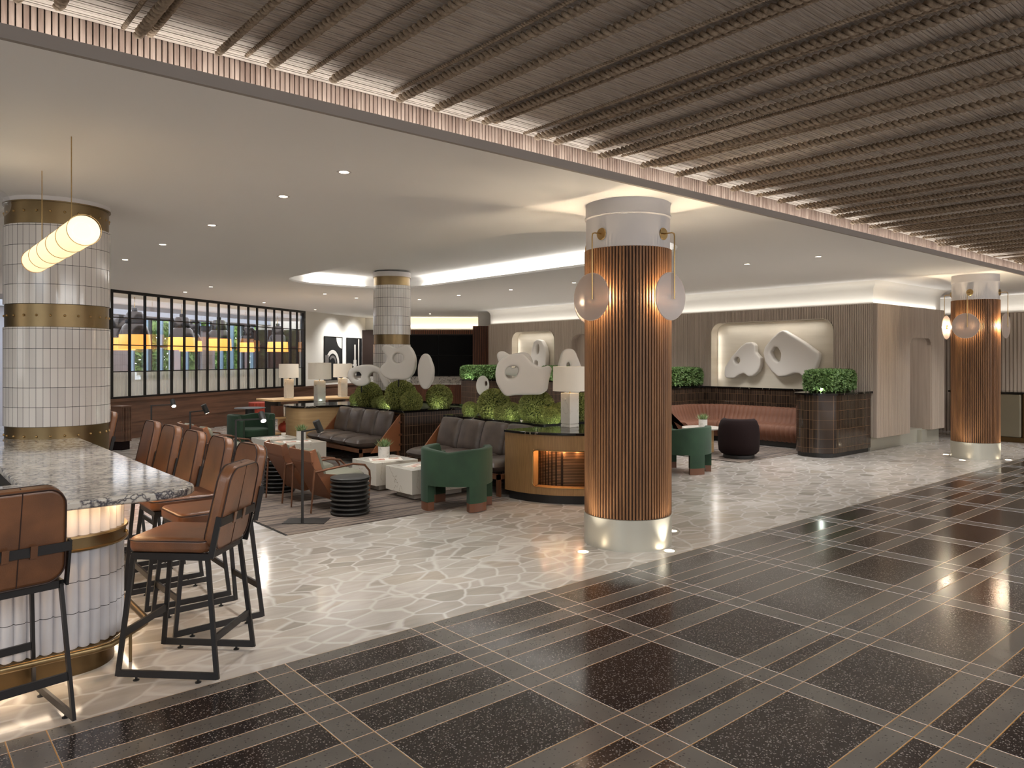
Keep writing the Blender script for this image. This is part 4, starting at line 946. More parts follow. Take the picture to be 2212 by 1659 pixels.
wsculpt([(9.154, 1.33), (9.144, 1.501), (9.075, 1.604), (8.958, 1.757), (8.767, 1.941), (8.634, 2.031), (8.486, 2.037), (8.421, 1.97), (8.412, 1.821), (8.293, 1.706), (8.302, 1.542), (8.357, 1.426), (8.486, 1.325), (8.578, 1.315), (8.691, 1.388), (8.786, 1.353), (8.92, 1.275), (9.095, 1.271)], [circ(8.845, 1.655, .075, .075, 12)], .15, 'smaller white wall sculpture on the left in the wide lit niche')
wsculpt([(8.23, 1.804), (8.194, 1.934), (8.034, 2.111), (7.859, 2.251), (7.772, 2.265), (7.602, 2.165), (7.352, 2.018), (7.044, 1.798), (7.044, 1.706), (7.124, 1.489), (7.221, 1.255), (7.319, 1.269), (7.434, 1.392), (7.551, 1.406), (7.738, 1.339), (7.893, 1.32), (8.034, 1.431), (8.176, 1.608)], [[(8.078, 1.819), (7.999, 1.932), (7.911, 1.931), (7.833, 1.802), (7.85, 1.658), (7.893, 1.617), (7.999, 1.69)]], .17, 'larger pointed white wall sculpture on the right in the wide lit niche')
wsculpt([(15.387, 1.725), (15.333, 1.979), (15.252, 2.158), (15.119, 2.228), (14.934, 2.188), (14.804, 2.009), (14.752, 1.796), (14.778, 1.494), (14.986, 1.332), (15.252, 1.328), (15.387, 1.508)], [circ(15.1, 1.955, .07, .15, 12), circ(15.16, 1.56, .08, .085, 12)], .15, 'white wall sculpture with two holes in the smaller lit niche')

# marble table lamps
def lamp(lab, loc_, rz, sc=1):
    o = thing('table_lamp', lab, 'table lamp', loc_, rz, 'marble table lamps')
    MB().box(-.082, -.082, .045, .082, .082, .43).box(-.075, -.075, .038, .075, .075, .046).box(-.082, -.082, 0, .082, .082, .038).build('marble_base', 'marblewhite', o, bevel=.004)
    MB().tube([(-.082, 0, .35), (-.105, 0, .35)], .018, 12).build('knob', 'marblewhite', o)
    MB().tube([(0, 0, .43), (0, 0, .56)], .009).build('stem', 'brass', o)
    MB().lathe([(.215, .455), (.212, .765)], 48).lathe([(.21, .457), (.207, .763)], 48).build('lamp_shade', 'shade', o, smooth=True)
    MB().sphere((0, 0, .57), .035, 12, 8).build('bulb', 'bulb', o, smooth=True)
    return o
LPS = [('big marble table lamp on the black marble console beside the walnut column', (6.64, 6.66, .832), 0), ('marble table lamp on the pale oak end counter, middle of the three far lamps', (6.30, 12.98, .85), 0), ('marble table lamp at the left end of the low bookshelf', (6.95, 15.85, .81), 0), ('marble table lamp on the bookshelf next to the ring sculpture', (8.12, 15.55, .81), 0)]
l0 = lamp(*LPS[0])
for a in LPS[1:]: dup(l0, a[1], 0, a[0])
for a in LPS: point('lamp_bulb', (a[1][0], a[1][1], a[1][2] + .57), 3.0, rad=.036)
o = dup(l0, (17.62, 5.72, 1.02), 0, 'small lit lamp on the reception counter peeking past the far right column'); point('lamp_bulb', (17.62, 5.72, 1.59), 5, rad=.036)

# ------------------------------------------------------------------ sofas: local +x is the front
def pillow(mb, M4, w, h, t, n=12, e=.32, puff=1.0):
    vs = []
    for side in (1, -1):
        for j in range(n + 1):
            for i in range(n + 1):
                u = -1 + 2 * i / n; v = -1 + 2 * j / n
                u2 = math.copysign(1 - (1 - abs(u)) ** 1.5, u); v2 = math.copysign(1 - (1 - abs(v)) ** 1.5, v)
                th = ((1 - abs(u2) ** 5) * (1 - abs(v2) ** 5)) ** .5
                k = 1 - .04 * (u2 * u2 * v2 * v2)
                vs.append(M4 @ Vector((u2 * w / 2 * k, v2 * h / 2 * k, side * t / 2 * (th * (1 + .18 * puff * (1 - u2 * u2) * (1 - v2 * v2))))))
    N1 = (n + 1) ** 2; fs = []
    for s_ in (0, 1):
        for j in range(n):
            for i in range(n):
                a = s_ * N1 + j * (n + 1) + i; q_ = (a, a + 1, a + n + 2, a + n + 1); fs.append(q_ if s_ == 0 else q_[::-1])
    return mb.add(vs, fs)
def basis(o, X, Y, Z): return Matrix(((X[0], Y[0], Z[0], o[0]), (X[1], Y[1], Z[1], o[1]), (X[2], Y[2], Z[2], o[2]), (0, 0, 0, 1)))
def sofa(lab, loc_, rz, L0, n):
    o = thing('leather_sofa', lab, 'sofa', loc_, rz, 'dark leather sofas along the planters')
    w = (L0 - .12) / n
    for k in range(n):
        y = -L0 / 2 + .06 + w * (k + .5)
        pillow(MB(), basis((.05, y, .355), (1, 0, .0), (0, 1, 0), (0, 0, 1)), .66, w * .99, .15, 12).build('seat_cushion', 'sofaleather', o, smooth=True)
        u = Vector((-.28, 0, .96)).normalized(); nn = Vector((.96, 0, .28)).normalized()
        pillow(MB(), basis((-.235, y, .615), (u.x, 0, u.z), (0, 1, 0), nn), .46, w * .98, .13, 12).build('back_cushion', 'sofaleather', o, smooth=True)
    q = MB()
    q.bar((.34, -L0 / 2, .245), (.34, L0 / 2, .245), .04, .06); q.bar((-.30, -L0 / 2, .245), (-.30, L0 / 2, .245), .04, .06)
    for s_ in (-1, 1): q.bar((-.32, s_ * (L0 / 2 - .02), .245), (.36, s_ * (L0 / 2 - .02), .245), .04, .06)
    q.build('seat_frame', 'sofawood', o)
    MB().box(-.36, -L0 / 2 + .04, .3, -.33, L0 / 2 - .04, .76).build('back_panel', 'sofawood', o)
    for s_ in (-1, 1):
        M4 = Matrix(((1, 0, 0, 0), (0, 0, 1, 0), (0, 1, 0, 0), (0, 0, 0, 1)))
        y0 = s_ * (L0 / 2 + .005) - .012
        p_ = MB().prism([(-.36, .20), (.18, .20), (-.02, .42), (-.36, .79)], y0, y0 + .024, M4=M4).build('side_panel', 'tanpanel', o)
        q = MB()
        for z in (.66, .46, .30): q.box(-.385, y0 - .006, z - .016, -.33, y0 + .03, z + .016)
        q.build('strap', 'sofawood', p_)
        for x_, dx in ((.33, 0), (-.32, -.05)):
            MB().bar((x_, s_ * (L0 / 2 - .03), .23), (x_ + dx, s_ * (L0 / 2 - .03), 0), .045, .045).build('leg', 'sofawood', o)
    return o
s1 = sofa('dark brown leather sofa with orange leather sides against the nearer planter', (6.10, 8.07, 0), pi, 2.16, 4)
s2 = sofa('dark brown leather sofa with four back cushions against the farther planter', (6.06, 11.33, 0), pi, 1.98, 4)

# ------------------------------------------------------------------ rugs, coffee tables
def rug(x0, y0, x1, y1, lab):
    o = thing('striped_rug', lab, 'rug', (0, 0, 0), 0, 'striped grey brown rugs')
    MB().box(x0, y0, .001, x1, y1, .009).build('pile', 'rug', o)
    q = MB(); n = int((y1 - y0) / .028)
    for k in range(n): q.box(x0 - .022, y0 + k * .028, .001, x0, y0 + k * .028 + .012, .006)
    q.build('fringe', 'blackmatte', o)
rug(2.97, 6.8, 5.74, 9.6, 'striped grey brown rug under the nearer coffee tables')
rug(2.97, 10.42, 5.60, 13.6, 'striped grey brown rug under the farther coffee tables')
rug(10.62, 6.75, 12.95, 9.4, 'striped grey brown rug in front of the rust banquette')
def ctable(x0, y0, lab, w=.63, d=.62):
    o = thing('coffee_table', lab, 'coffee table', (x0, y0, 0), 0, 'white marble block coffee tables')
    MB().box(.10, .10, .009, w - .10, d - .10, .08).build('plinth', 'marblewhite', o); MB().box(0, 0, .08, w, d, .37).build('marble_block', 'marblewhite', o, bevel=.004)
ctable(4.77, 8.25, 'white marble block table with succulent and open magazine, next to two tan chairs')
ctable(4.78, 7.43, 'white marble block table beside the green chair, nearest coffee table', .9, .6)
ctable(4.79, 10.93, 'white marble block table under a magazine in front of the farther sofa')
ctable(4.75, 11.72, 'farthest white marble block table with a cup, in front of a green chair')
def succulent(lab, loc_, s=1):
    o = thing('potted_succulent', lab, 'potted plant', loc_, 0, 'succulents in marble pots'); o.scale = (s, s, s)
    MB().lathe([(0, 0), (.076, 0), (.078, .15), (.068, .15), (.066, .13), (0, .13)], 28).build('marble_pot', 'marblepot', o, smooth=True, angle=40)
    q = MB(); rnd = random.Random(5)
    for k in range(34):
        a = k * 2.4; el = R(20 + 55 * (k / 34)); L_ = .15 - .03 * (k / 34); r0 = .012
        d = Vector((cos(a) * cos(el), sin(a) * cos(el), sin(el))); sd = Vector((-sin(a), cos(a), 0)) * .014; up = d.cross(sd).normalized()
        b = Vector((0, 0, .13)) + Vector((cos(a), sin(a), 0)) * r0; m_ = b + d * L_ * .5 - Vector((0, 0, .0)); t = b + d * L_ + Vector((0, 0, .02))
        q.add([b - sd * .6, b + sd * .6, m_ + sd, t, m_ - sd, m_ - up * .005, b - up * .006], [(0, 4, 5, 6), (1, 6, 5, 2), (4, 3, 5), (2, 5, 3), (0, 1, 2, 4), (4, 2, 3)])
    q.build('leaves', 'succ', o)
    return o
sp = succulent('spiky succulent in a white marble pot on the nearer marble table', (5.14, 8.68, .37))
dup(sp, (5.22, 11.42, .37), 1, 'spiky succulent in a white marble pot on the farther marble table')
dup(sp, (11.27, 7.92, .452), 2, 'spiky succulent in a white marble pot beside the rust banquette')
def magazine(lab, loc_, rz, w=.30, d=.21):
    o = thing('magazine', lab, 'magazine', loc_, rz, 'magazines on the coffee tables')
    MB().box(-w / 2, -d / 2, .001, w / 2, d / 2, .014).build('pages', 'paper', o); MB().box(-w * .42, -d * .34, .0145, -w * .04, d * .2, .0155).build('printed_photo', 'photo', o); MB().box(w * .1, -d * .1, .0145, w * .42, d * .36, .0155).build('printed_photo', 'photo', o)
    return o
mg = magazine('open magazine in front of the succulent on the nearer marble table', (5.02, 8.43, .37), R(-25), .42, .28)
dup(mg, (5.02, 7.72, .37), R(20), 'small magazine beside the cup on the nearest marble table', scale=.7)
dup(mg, (5.02, 11.13, .37), R(-20), 'magazine at the front of the farther marble table')
dup(mg, (4.98, 11.98, .37), R(5), 'magazine on the farthest marble table', scale=.8)
def cup(lab, loc_):
    o = thing('tea_cup', lab, 'cup', loc_, 0, 'white cups')
    MB().lathe([(0, 0), (.07, .002), (.075, .01), (.0, .006)], 24).build('saucer', 'paper', o, smooth=True); MB().lathe([(0, .008), (.03, .008), (.042, .06), (.038, .06), (.027, .014), (0, .014)], 24).build('bowl', 'paper', o, smooth=True)
    return o
cu = cup('white cup and saucer on the nearest marble table', (5.28, 7.86, .37)); dup(cu, (5.22, 12.12, .37), 0, 'white cup and saucer on the farthest marble table')

# ribbed black drum side tables
def drum(lab, loc_):
    o = thing('ribbed_drum_table', lab, 'side table', loc_, 0, 'black ribbed drum side tables')
    prof = [(0, .003)]
    for k in range(8):
        z = .004 + k * .05; prof += [(.17, z + .002), (.203, z + .006), (.212, z + .014), (.212, z + .022), (.203, z + .03), (.165, z + .035), (.155, z + .042), (.158, z + .05)]
    prof = prof[:-2] + [(0, .004 + 7 * .05 + .035)]
    MB().lathe(prof, 48).build('ribbed_drum', 'blackmatte', o, smooth=True, angle=70)
    MB().lathe([(0, .385), (.20, .385), (.212, .39), (.212, .398), (.205, .403), (0, .403)], 48).build('table_top', 'blackmatte', o, smooth=True)
    return o
dr = drum('black ribbed drum side table on the nearer rug, right of the tan chairs', (3.90, 7.30, .009))
dup(dr, (3.86, 9.12, .009), 0, 'black ribbed drum side table mostly hidden behind the tan chairs'); dup(dr, (3.80, 10.75, .009), 0, 'black ribbed drum side table at the start of the farther rug, behind the bar stools')

# tan leather lounge chairs, local +x is the front
def lounge(lab, loc_, rz):
    o = thing('lounge_chair', lab, 'armchair', loc_, rz, 'tan leather lounge chairs'); Y = .245
    M4 = Matrix(((1, 0, 0, 0), (0, 0, 1, 0), (0, 1, 0, 0), (0, 0, 0, 1)))
    sh = MB()
    side = [(-.36, .68), (-.30, .70), (-.20, .42), (.30, .34), (.32, .30), (.02, .14), (-.08, .12), (-.32, .50)]
    for s_ in (-1, 1): sh.prism(side, s_ * Y - .006, s_ * Y + .006, M4=M4)
    prof = [(-.36, .68), (-.335, .54), (-.08, .12), (.02, .14), (.32, .30)]
    for (xa, za), (xb, zb) in zip(prof, prof[1:]): sh.bar(((xa), 0, za), (xb, 0, zb), 2 * Y, .012, (0, 0, 1) if abs(xa - xb) > .1 else (1, 0, 0))
    sh.build('leather_shell', 'leatherback', o)
    MB().bar((-.352, 0, .675), (-.335, 0, .555), 2 * Y + .03, .03, (1, 0, 0)).build('headrest_flap', 'leatherback', o, bevel=.006)
    u = Vector((-.30, 0, .95)).normalized(); nn = Vector((.95, 0, .30)).normalized()
    pillow(MB(), basis((-.20, 0, .49), u, (0, 1, 0), nn), .40, .45, .09).build('back_cushion', 'sage', o, smooth=True)
    pillow(MB(), basis((.08, 0, .34), (1, 0, .12), (0, 1, 0), (-.12, 0, 1)), .52, .46, .11).build('seat_cushion', 'sage', o, smooth=True)
    for s_ in (-1, 1):
        pts = [(-.31, s_ * (Y + .018), .45), (-.1, s_ * (Y + .03), .475), (.15, s_ * (Y + .035), .50), (.30, s_ * (Y + .03), .475), (.37, s_ * (Y + .02), .40), (.385, s_ * (Y + .01), .30)]
        MB().tube(pts, .0125, 10).build('armrest', 'sofawood', o, smooth=True)
        MB().tube([(-.31, s_ * (Y + .01), .48), (-.345, s_ * (Y - .01), .003)], [.013, .009], 10).build('leg', 'sofawood', o, smooth=True)
        MB().tube([(.385, s_ * (Y + .01), .32), (.37, s_ * (Y - .005), .003)], [.013, .009], 10).build('leg', 'sofawood', o, smooth=True)
    return o
lc = lounge('tan leather lounge chair seen from behind, nearer the black drum table', (3.90, 7.80, .009), R(2))
dup(lc, (3.90, 8.53, .009), 0, 'tan leather lounge chair seen from behind, second from the drum table')
dup(lc, (3.90, 11.28, .009), 0, 'tan leather lounge chair on the farther rug, showing right above the bar stools')
dup(lc, (3.90, 12.0, .009), 0, 'tan leather lounge chair on the farther rug, showing left above the bar stools')

# green barrel chairs, local +x is the open front
def barrel(lab, loc_, rz):
    o = thing('barrel_chair', lab, 'armchair', loc_, rz, 'green velvet barrel chairs'); N_ = 64
    r0, r1 = .40, .31
    def rad(r, a): e = 2.3; return r / (abs(cos(a)) ** e + abs(sin(a)) ** e) ** (1 / e)
    legs = [(R(-146), R(-108)), (R(108), R(146)), (R(40), R(66)), (R(-66), R(-40))]
    def ztop(a): b = abs(a); return .655 + .035 * (1 if b < 2.2 else cos((b - 2.2) / (pi - 2.2) * pi / 2)) if b > .9 else .60
    q = MB(); ft = MB(); prev = None; lim = R(40)
    angs = [-(pi - lim) - 0 + (2 * (pi - lim)) * i / N_ + pi for i in range(N_ + 1)]
    cols = []
    for a in angs:
        b = (a + pi) % (2 * pi) - pi; leg = any(l0_ <= b <= l1_ for l0_, l1_ in legs)
        cols.append((b, leg, ztop(b)))
    for i in range(N_):
        a0, l_, t0 = cols[i]; a1, _, t1 = cols[i + 1]; am = math.atan2(sin(a0) + sin(a1), cos(a0) + cos(a1)); leg = any(l0_ <= am <= l1_ for l0_, l1_ in legs)
        zb = .095 if leg else .285
        def colv(a, t, zb): ro, ri = rad(r0, a), rad(r1, a); return [(ro * cos(a), ro * sin(a), zb), (ro * cos(a), ro * sin(a), t - .02), ((ro - .015) * cos(a), (ro - .015) * sin(a), t - .004), ((ri + .015) * cos(a), (ri + .015) * sin(a), t - .004), (ri * cos(a), ri * sin(a), t - .02), (ri * cos(a), ri * sin(a), zb)]
        A, B = colv(a0, t0, zb), colv(a1, t1, zb); fs_ = [(j, j + 1, 7 + j, 6 + j) for j in range(5)] + [(5, 0, 6, 11)]
        if i == 0: fs_.append((0, 1, 2, 3, 4, 5))
        if i == N_ - 1: fs_.append((11, 10, 9, 8, 7, 6))
        q.add(A + B, fs_)
        if prev is not None and prev != zb:
            ro, ri = rad(r0, a0), rad(r1, a0); q.add([(ro * cos(a0), ro * sin(a0), .095), (ro * cos(a0), ro * sin(a0), .285), (ri * cos(a0), ri * sin(a0), .285), (ri * cos(a0), ri * sin(a0), .095)], [(0, 1, 2, 3)])
        prev = zb
        if leg:
            def colf(a): ro, ri = rad(r0 - .004, a), rad(r1 + .004, a); return [(ro * cos(a), ro * sin(a), 0), (ro * cos(a), ro * sin(a), .094), (ri * cos(a), ri * sin(a), .094), (ri * cos(a), ri * sin(a), 0)]
            A, B = colf(a0), colf(a1); ft.add(A + B, [(j, j + 1, 5 + j, 4 + j) for j in range(3)] + [(3, 0, 4, 7), (0, 1, 2, 3), (7, 6, 5, 4)])
    q.build('shell', 'green', o, smooth=True, angle=50)
    ft.build('foot_caps', 'greenfoot', o)['kind'] = 'stuff'
    out = [(rad(.305, R(a)) * cos(R(a)), rad(.305, R(a)) * sin(R(a))) for a in range(0, 360, 10)]
    MB().prism(out, .285, .43).build('seat_cushion', 'green', o, smooth=True, bevel=.03, seg=3)
    return o
bc_ = barrel('green velvet barrel chair seen from behind beside the nearest marble table', (5.02, 6.86, .009), R(38))
dup(bc_, (5.08, 13.2, .009), R(-90), 'green velvet barrel chair facing us beyond the farther coffee tables')
dup(bc_, (9.22, 6.83, .0), R(15), 'green velvet barrel chair right of the walnut column, near the plum chair')

# swivel tub chair
o = thing('tub_chair', 'dark plum velvet swivel tub chair seen from behind', 'armchair', (11.16, 7.12, .009), R(25)); o.scale = (.86, .86, 1)
MB().lathe([(0, 0), (.30, 0), (.30, .055), (.26, .07), (0, .07)], 40).build('swivel_base', 'blackmatte', o, smooth=True)
q = MB(); N_ = 48
prof = [(.33, .07), (.385, .12), (.40, .25), (.398, .42), (.385, .54), (.345, .63), (.29, .67), (.235, .655), (.23, .45)]
A0 = R(52); vs = []
for i in range(N_ + 1):
    a = A0 + (2 * pi - 2 * A0) * i / N_; k = min(1, min(i, N_ - i) / 6)
    for r_, z in prof: vs.append((r_ * cos(a), r_ * sin(a), z if z < .4 else .4 + (z - .4) * (.55 + .45 * k)))
q.add(vs, [(i * 9 + j, (i + 1) * 9 + j, (i + 1) * 9 + j + 1, i * 9 + j + 1) for i in range(N_) for j in range(8)] + [tuple(range(9)), tuple(range(N_ * 9 + 8, N_ * 9 - 1, -1))])
q.build('tub_shell', 'plum', o, smooth=True, angle=60)
MB().lathe([(0, .07), (.33, .07), (.38, .12), (.37, .38), (.33, .42), (0, .43)], 40).build('seat_cushion', 'plum', o, smooth=True)
# small round table by the banquette
o = thing('round_side_table', 'small round table with marble top and oak drum base by the rust banquette', 'side table', (11.36, 8.02, .009), 0)
MB().lathe([(0, 0), (.22, 0), (.22, .41), (0, .41)], 40).build('oak_base', 'oak', o, smooth=True, angle=40); MB().lathe([(0, .41), (.34, .41), (.345, .415), (.345, .438), (.34, .443), (0, .443)], 48).build('table_top', 'marblewhite', o, smooth=True, angle=40)

# ------------------------------------------------------------------ banquette alcove
bq = thing('banquette', 'rust channel tufted curved banquette below the dark tiled ledge', 'banquette', (0, 0, 0))
path = [(13.60, 6.82), (13.60, 8.84)] + [(12.96 + .64 * cos(a), 8.84 + .64 * sin(a)) for a in [pi / 2 * i / 12 for i in range(13)]] + [(12.15, 9.48)]
path = [(x, y) for x, y in path]
rs = resample(path, .0125); prof = [(.50, .10), (.56, .14), (.60, .28), (.585, .38), (.52, .425), (.24, .425), (.19, .445), (.13, .58), (.09, .70), (.05, .735), (0, .735)]
vs = []; m_ = len(prof)
cx = []
for k, p in enumerate(rs):
    t = rs[min(k + 1, len(rs) - 1)] - rs[max(k - 1, 0)]; nr = Vector((-t.y, t.x)).normalized(); b = abs(sin(pi * (k % 8) / 8)) ** .6 * .016 - .016
    pp = []
    for d, z in prof: dd = (d + b if d > .01 else d); pp.append((p.x + nr.x * dd, p.y + nr.y * dd, z + (b * .6 if .4 < z < .5 or z > .7 else 0)))
    vs += pp
# keep the inner corner of the seat from folding over itself
vs = [(min(x, 13.6), y, z) for x, y, z in vs]
MB().add(vs, [(i * m_ + j, (i + 1) * m_ + j, (i + 1) * m_ + j + 1, i * m_ + j + 1) for i in range(len(rs) - 1) for j in range(m_ - 1)] + [tuple(range(m_)), tuple(range(len(rs) * m_ - 1, (len(rs) - 1) * m_ - 1, -1))]).build('channel_upholstery', 'rust', bq, smooth=True, angle=75)
MB().prism([(13.6, 8.7), (13.6, 9.48), (12.9, 9.48), (13.3, 9.3), (13.5, 9.05)], .02, .70).build('corner_panel', 'rust', bq)
MB().box(13.10, 6.82, .009, 13.6, 9.45, .11).box(12.4, 8.98, .009, 13.2, 9.45, .11).build('kick_base', 'blackmatte', bq)
o = thing('tiled_ledge', 'dark tiled low wall with black marble ledge behind the rust banquette', 'low wall', (0, 0, 0))
MB().box(13.62, 6.81, 0, NX - .004, 10.1, 1.07).box(12.0, 9.5, 0, 13.62, 10.1, 1.07).build('tiled_body', 'darktile', o)
MB().box(13.60, 6.81, 1.07, NX - .004, 10.12, 1.10).box(12.0, 9.48, 1.07, 13.60, 10.12, 1.10).build('marble_ledge', 'marbleblack', o)
o = thing('tiled_end_cabinet', 'glossy dark tiled cabinet with rounded end at the right of the banquette', 'cabinet', (0, 0, 0))
out = rrect(12.16, 6.03, NX - .035, 6.765, .34, 10, (0, 0, 1, 1))
MB().prism(offset(out, -.03), 0, .075).build('kick_base', 'blackmatte', o)
MB().prism(out, .075, 1.065).build('tiled_body', 'darktile', o, smooth=True, angle=30); MB().prism(offset(out, .03), 1.065, 1.10).build('marble_top', 'marbleblack', o, smooth=True, angle=40)
o = thing('tiled_end_cabinet', 'dark tiled rounded cabinet under a hedge in front of the far wood pier', 'cabinet', (0, 0, 0))
out = rrect(12.60, 16.2, 13.7, 17.15, .2, 6, (0, 0, 1, 1))
MB().prism(out, 0, 1.065).build('tiled_body', 'darktile2', o, smooth=True, angle=30); MB().prism(offset(out, .03), 1.065, 1.10).build('marble_top', 'marbleblack', o)
o = thing('tiled_ledge', 'dark tiled low wall far behind the big white sculpture', 'low wall', (0, 0, 0))
MB().box(13.5, 10.15, 0, NX - .01, 16.15, 1.07).build('tiled_body', 'darktile2', o); MB().box(13.47, 10.15, 1.07, NX - .01, 16.15, 1.10).build('marble_ledge', 'marbleblack', o)
hb = None
hm = blob_leaves(1, 5200, .05, 21, box=(.5, .24, .17))
for k, (x, y, rz, sc, lab) in enumerate(((12.98, 6.42, 0, (1.05, 1, 1), 'clipped boxwood hedge on the glossy dark cabinet right of the banquette'), (13.12, 9.82, 0, (1.1, .95, 1), 'clipped boxwood hedge on the tiled ledge just right of the walnut column'), (13.1, 16.7, R(-35), (1.15, 1.2, 1), 'clipped boxwood hedge on the far rounded cabinet below the video wall'), (13.58, 14.0, R(90), (1.3, .4, 1), 'clipped boxwood hedge seen between the big sculpture and the marble lamp'))):
    if hb is None:
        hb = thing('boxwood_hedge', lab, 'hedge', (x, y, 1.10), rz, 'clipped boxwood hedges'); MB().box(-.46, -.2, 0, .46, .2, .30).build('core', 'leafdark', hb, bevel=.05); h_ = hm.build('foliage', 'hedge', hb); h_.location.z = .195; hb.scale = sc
    else: q = dup(hb, (x, y, 1.10), rz, lab); q.scale = sc
    point('hedge_glow', (x - .55, y - .12, 1.16), .9, col=(.9, 1, .88), rad=0)

# reception counter
o = thing('reception_counter', 'reception counter with black top and brushed metal panels behind the far column', 'counter', (0, 0, 0))
MB().box(17.42, 2.6, 0, 18.1, 5.95, .10).build('kick_base', 'darkbronze', o); MB().box(17.36, 2.6, .985, 18.2, 6.0, 1.02).build('counter_top', 'marbleblack', o)
MB().box(17.5, 2.6, .1, 18.1, 5.93, .985).build('body', 'darkbronze', o)
for k in range(5): MB().box(17.40, 2.7 + k * .66, .10, 17.5, 2.7 + k * .66 + .52, .985).build('metal_panel', 'panelmetal', o, bevel=.03)

# ------------------------------------------------------------------ reading floor lamps
def flamp(lab, x, y, turn, down):
    o = thing('reading_floor_lamp', lab, 'floor lamp', (x, y, .009), 0, 'black reading floor lamps'); Hh = .95
    b_ = MB().box(-.215, -.135, 0, .215, .135, .006).build('base_plate', 'blackmatte', o); b_.matrix_local = Matrix.Translation((.085, .085, 0)) @ Matrix.Rotation(R(-40), 4, 'Z')
    MB().bar((0, 0, .005), (0, 0, Hh), .02, .02, (1, 0, 0)).build('pole', 'blackmatte', o)
    c_, s_ = cos(turn), sin(turn); e = Vector((.33 * c_, .33 * s_, Hh - .008)); MB().bar((-.01 * c_, -.01 * s_, Hh - .008), e, .016, .016).build('arm', 'blackmatte', o)
    d = Vector(down).normalized(); a = e - d * .075 + Vector((0, 0, .015)); b = e + d * .055 + Vector((0, 0, .015))
    h = MB().tube([a, b], .038, 24).build('lamp_head', 'blackmatte', o, smooth=True, angle=40); MB().tube([b, b + d * .002], .03, 24).build('lens', 'led', h)
    w = o.matrix_world
    l = spot('reading_light', (x + b.x + d.x * .01, y + b.y + d.y * .01, b.z + d.z * .01 + .009), 2.2, 90, .6, rad=.02); l.rotation_euler = d.to_track_quat('-Z', 'Y').to_euler()
cd = Vector((-cos(FWD), -sin(FWD), 0)); cr_ = Vector((sin(FWD), -cos(FWD), 0))
flamp('black reading floor lamp standing on the nearest rug beside the tan chairs', 3.283, 7.156, R(35), (cr_ * .35 - cd * .25 - Vector((0, 0, 1))))
flamp('black reading floor lamp with glowing head in front of the far green chair', 3.27, 8.988, R(0), (cr_ * .45 + cd * .62 - Vector((0, 0, .75))))
flamp('black reading floor lamp with dark head, second from the tiled column', 3.283, 10.766, R(35), (cr_ * .35 - cd * .25 - Vector((0, 0, 1))))
flamp('black reading floor lamp with glowing head nearest the tiled column', 3.27, 12.66, R(0), (cr_ * .45 + cd * .62 - Vector((0, 0, .75))))

# ------------------------------------------------------------------ bookshelf and things beyond the far console
o = thing('low_bookshelf', 'low pale oak open bookshelf with dark uprights behind the end counter', 'bookshelf', (6.36, 15.3, 0), 0)
MB().box(0, 0, .77, 1.95, .94, .81).build('top_board', 'oak', o, bevel=.004)
MB().box(.06, .06, .40, 1.9, .88, .435).build('shelf', 'oak', o); MB().box(.06, .06, .06, 1.9, .88, .095).build('shelf', 'oak', o); MB().box(.15, .15, 0, 1.8, .8, .06).build('kick_base', 'blackmatte', o)
for x in (.16, .95, 1.7): MB().box(x, .1, .435, x + .05, .85, .77).build('upright', 'blackmatte', o); MB().box(x + .3, .1, .095, x + .32, .85, .40).build('upright', 'oak', o)
bk = None
for k in range(6):
    lab = 'white book, number %s from the left on the low bookshelf' % ('one', 'two', 'three', 'four', 'five', 'six')[k]
    lab = ('white upright book at the left end of the row on the bookshelf', 'white book leaning to the right, second in the row', 'white upright book in the middle of the row, left one', 'white upright book in the middle of the row, right one', 'white book leaning left, second from the console', 'white upright book closest to the end console')[k]
    b_ = MB().box(-.018, 0, 0, .018, .2, .26).build('book', 'paper', bevel=.003); b_.location = (6.66 + k * .055, 15.42, .436 + (.006 if k in (1, 4) else 0)); b_.rotation_euler = (0, R((0, 11, 0, 0, -7, 0)[k]), 0); tag(b_, lab, 'book', 'white books on the low bookshelf')
tag(MB().box(0, 0, 0, .2, .2, .24).build('storage_box', 'greenfoot', loc=(6.43, 15.40, .436), bevel=.004), 'grey brown storage box at the left end of the bookshelf', 'box')
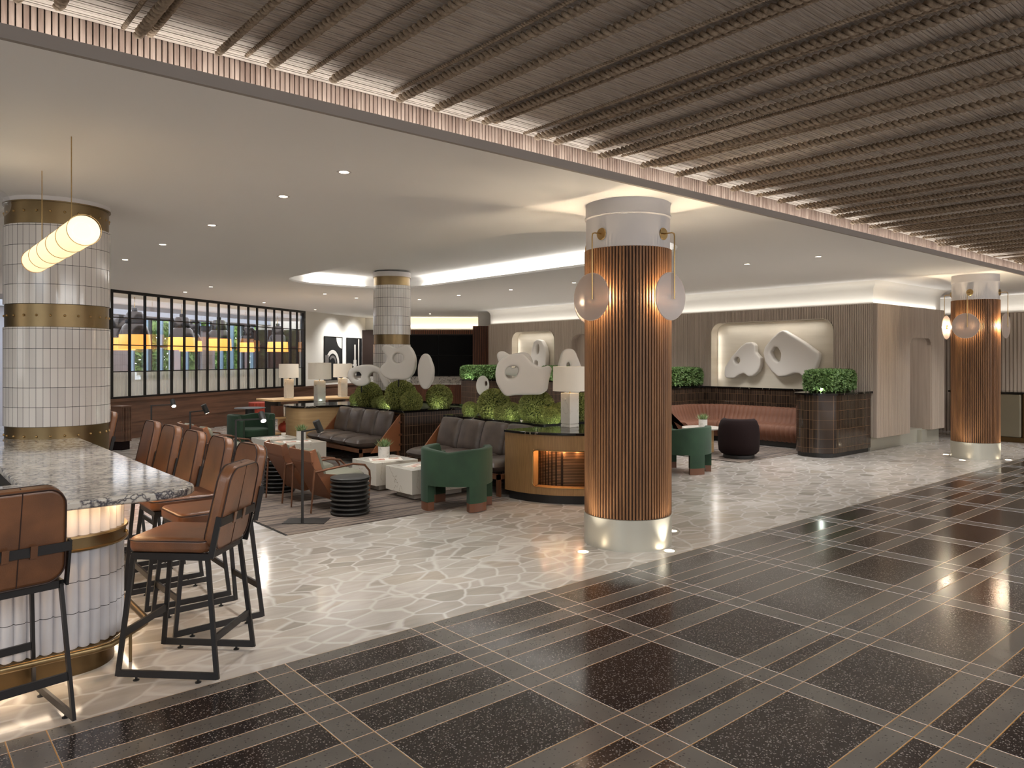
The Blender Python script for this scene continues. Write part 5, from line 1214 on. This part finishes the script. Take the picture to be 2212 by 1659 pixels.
tag(MB().sphere((0, 0, .1), .115, 24, 14, (1, 1, .95)).tube([(0, 0, .19), (.01, 0, .235)], .018).build('round_vase', 'red', loc=(6.68, 15.5, .097), smooth=True), 'round orange red vase on the lower board of the bookshelf', 'vase')
x_, y_ = V2(18.6, (565 - 1106) / 1600 * 18.6)
o = thing('channel_chair', 'red orange channel tufted tub chair behind the bookshelf', 'armchair', (x_, y_, 0), R(-110))
out = []
for k in range(120): a = 2 * pi * k / 120; r_ = .30 + .012 * abs(sin(k * pi / 5)); out.append((r_ * cos(a), r_ * sin(a)))
MB().prism(out, .04, .60).build('channel_shell', 'red', o, smooth=True, bevel=.04, seg=4); MB().lathe([(0, 0), (.22, 0), (.22, .04), (0, .04)], 24).build('base', 'blackmatte', o)
x_, y_ = V2(15.2, (540 - 1106) / 1600 * 15.2)
o = thing('pedestal_table', 'black round pedestal table behind the far green chair', 'side table', (x_, y_, 0), 0)
MB().lathe([(0, .655), (.30, .672), (.31, .68), (.30, .69), (0, .69)], 40).build('table_top', 'blackmatte', o, smooth=True); MB().lathe([(0, 0), (.12, 0), (.095, .3), (.09, .66)], 32).build('pedestal', 'blackmatte', o, smooth=True)
o = thing('host_stand', 'slim ribbed brown wood stand behind the bar, next to the tiled column', 'stand', V2(13.8, -7.28) + (0,), R(33))
q = MB()
for k in range(7): q.box(-.12 + k * .035, -.125, .16, -.12 + k * .035 + .024, -.11, .79)
q.box(-.12, -.11, .16, .12, .12, .79).build('ribbed_body', 'wainscot', o); MB().box(-.13, -.13, .79, .13, .13, .815).build('top_board', 'wainscot', o); MB().box(-.10, -.10, 0, .10, .10, .16).build('base', 'plum', o)
o = thing('tub_chair', 'dark plum tub chair peeking between the two planters', 'armchair', place(963, 868, 16.6)[:2] + (0,), 0)
MB().lathe([(0, 0), (.24, 0), (.24, .06), (0, .06)], 28).build('swivel_base', 'blackmatte', o, smooth=True)
MB().lathe([(0, .06), (.30, .08), (.36, .2), (.36, .5), (.31, .62), (.2, .67), (0, .68)], 36).build('tub_shell', 'plum', o, smooth=True)
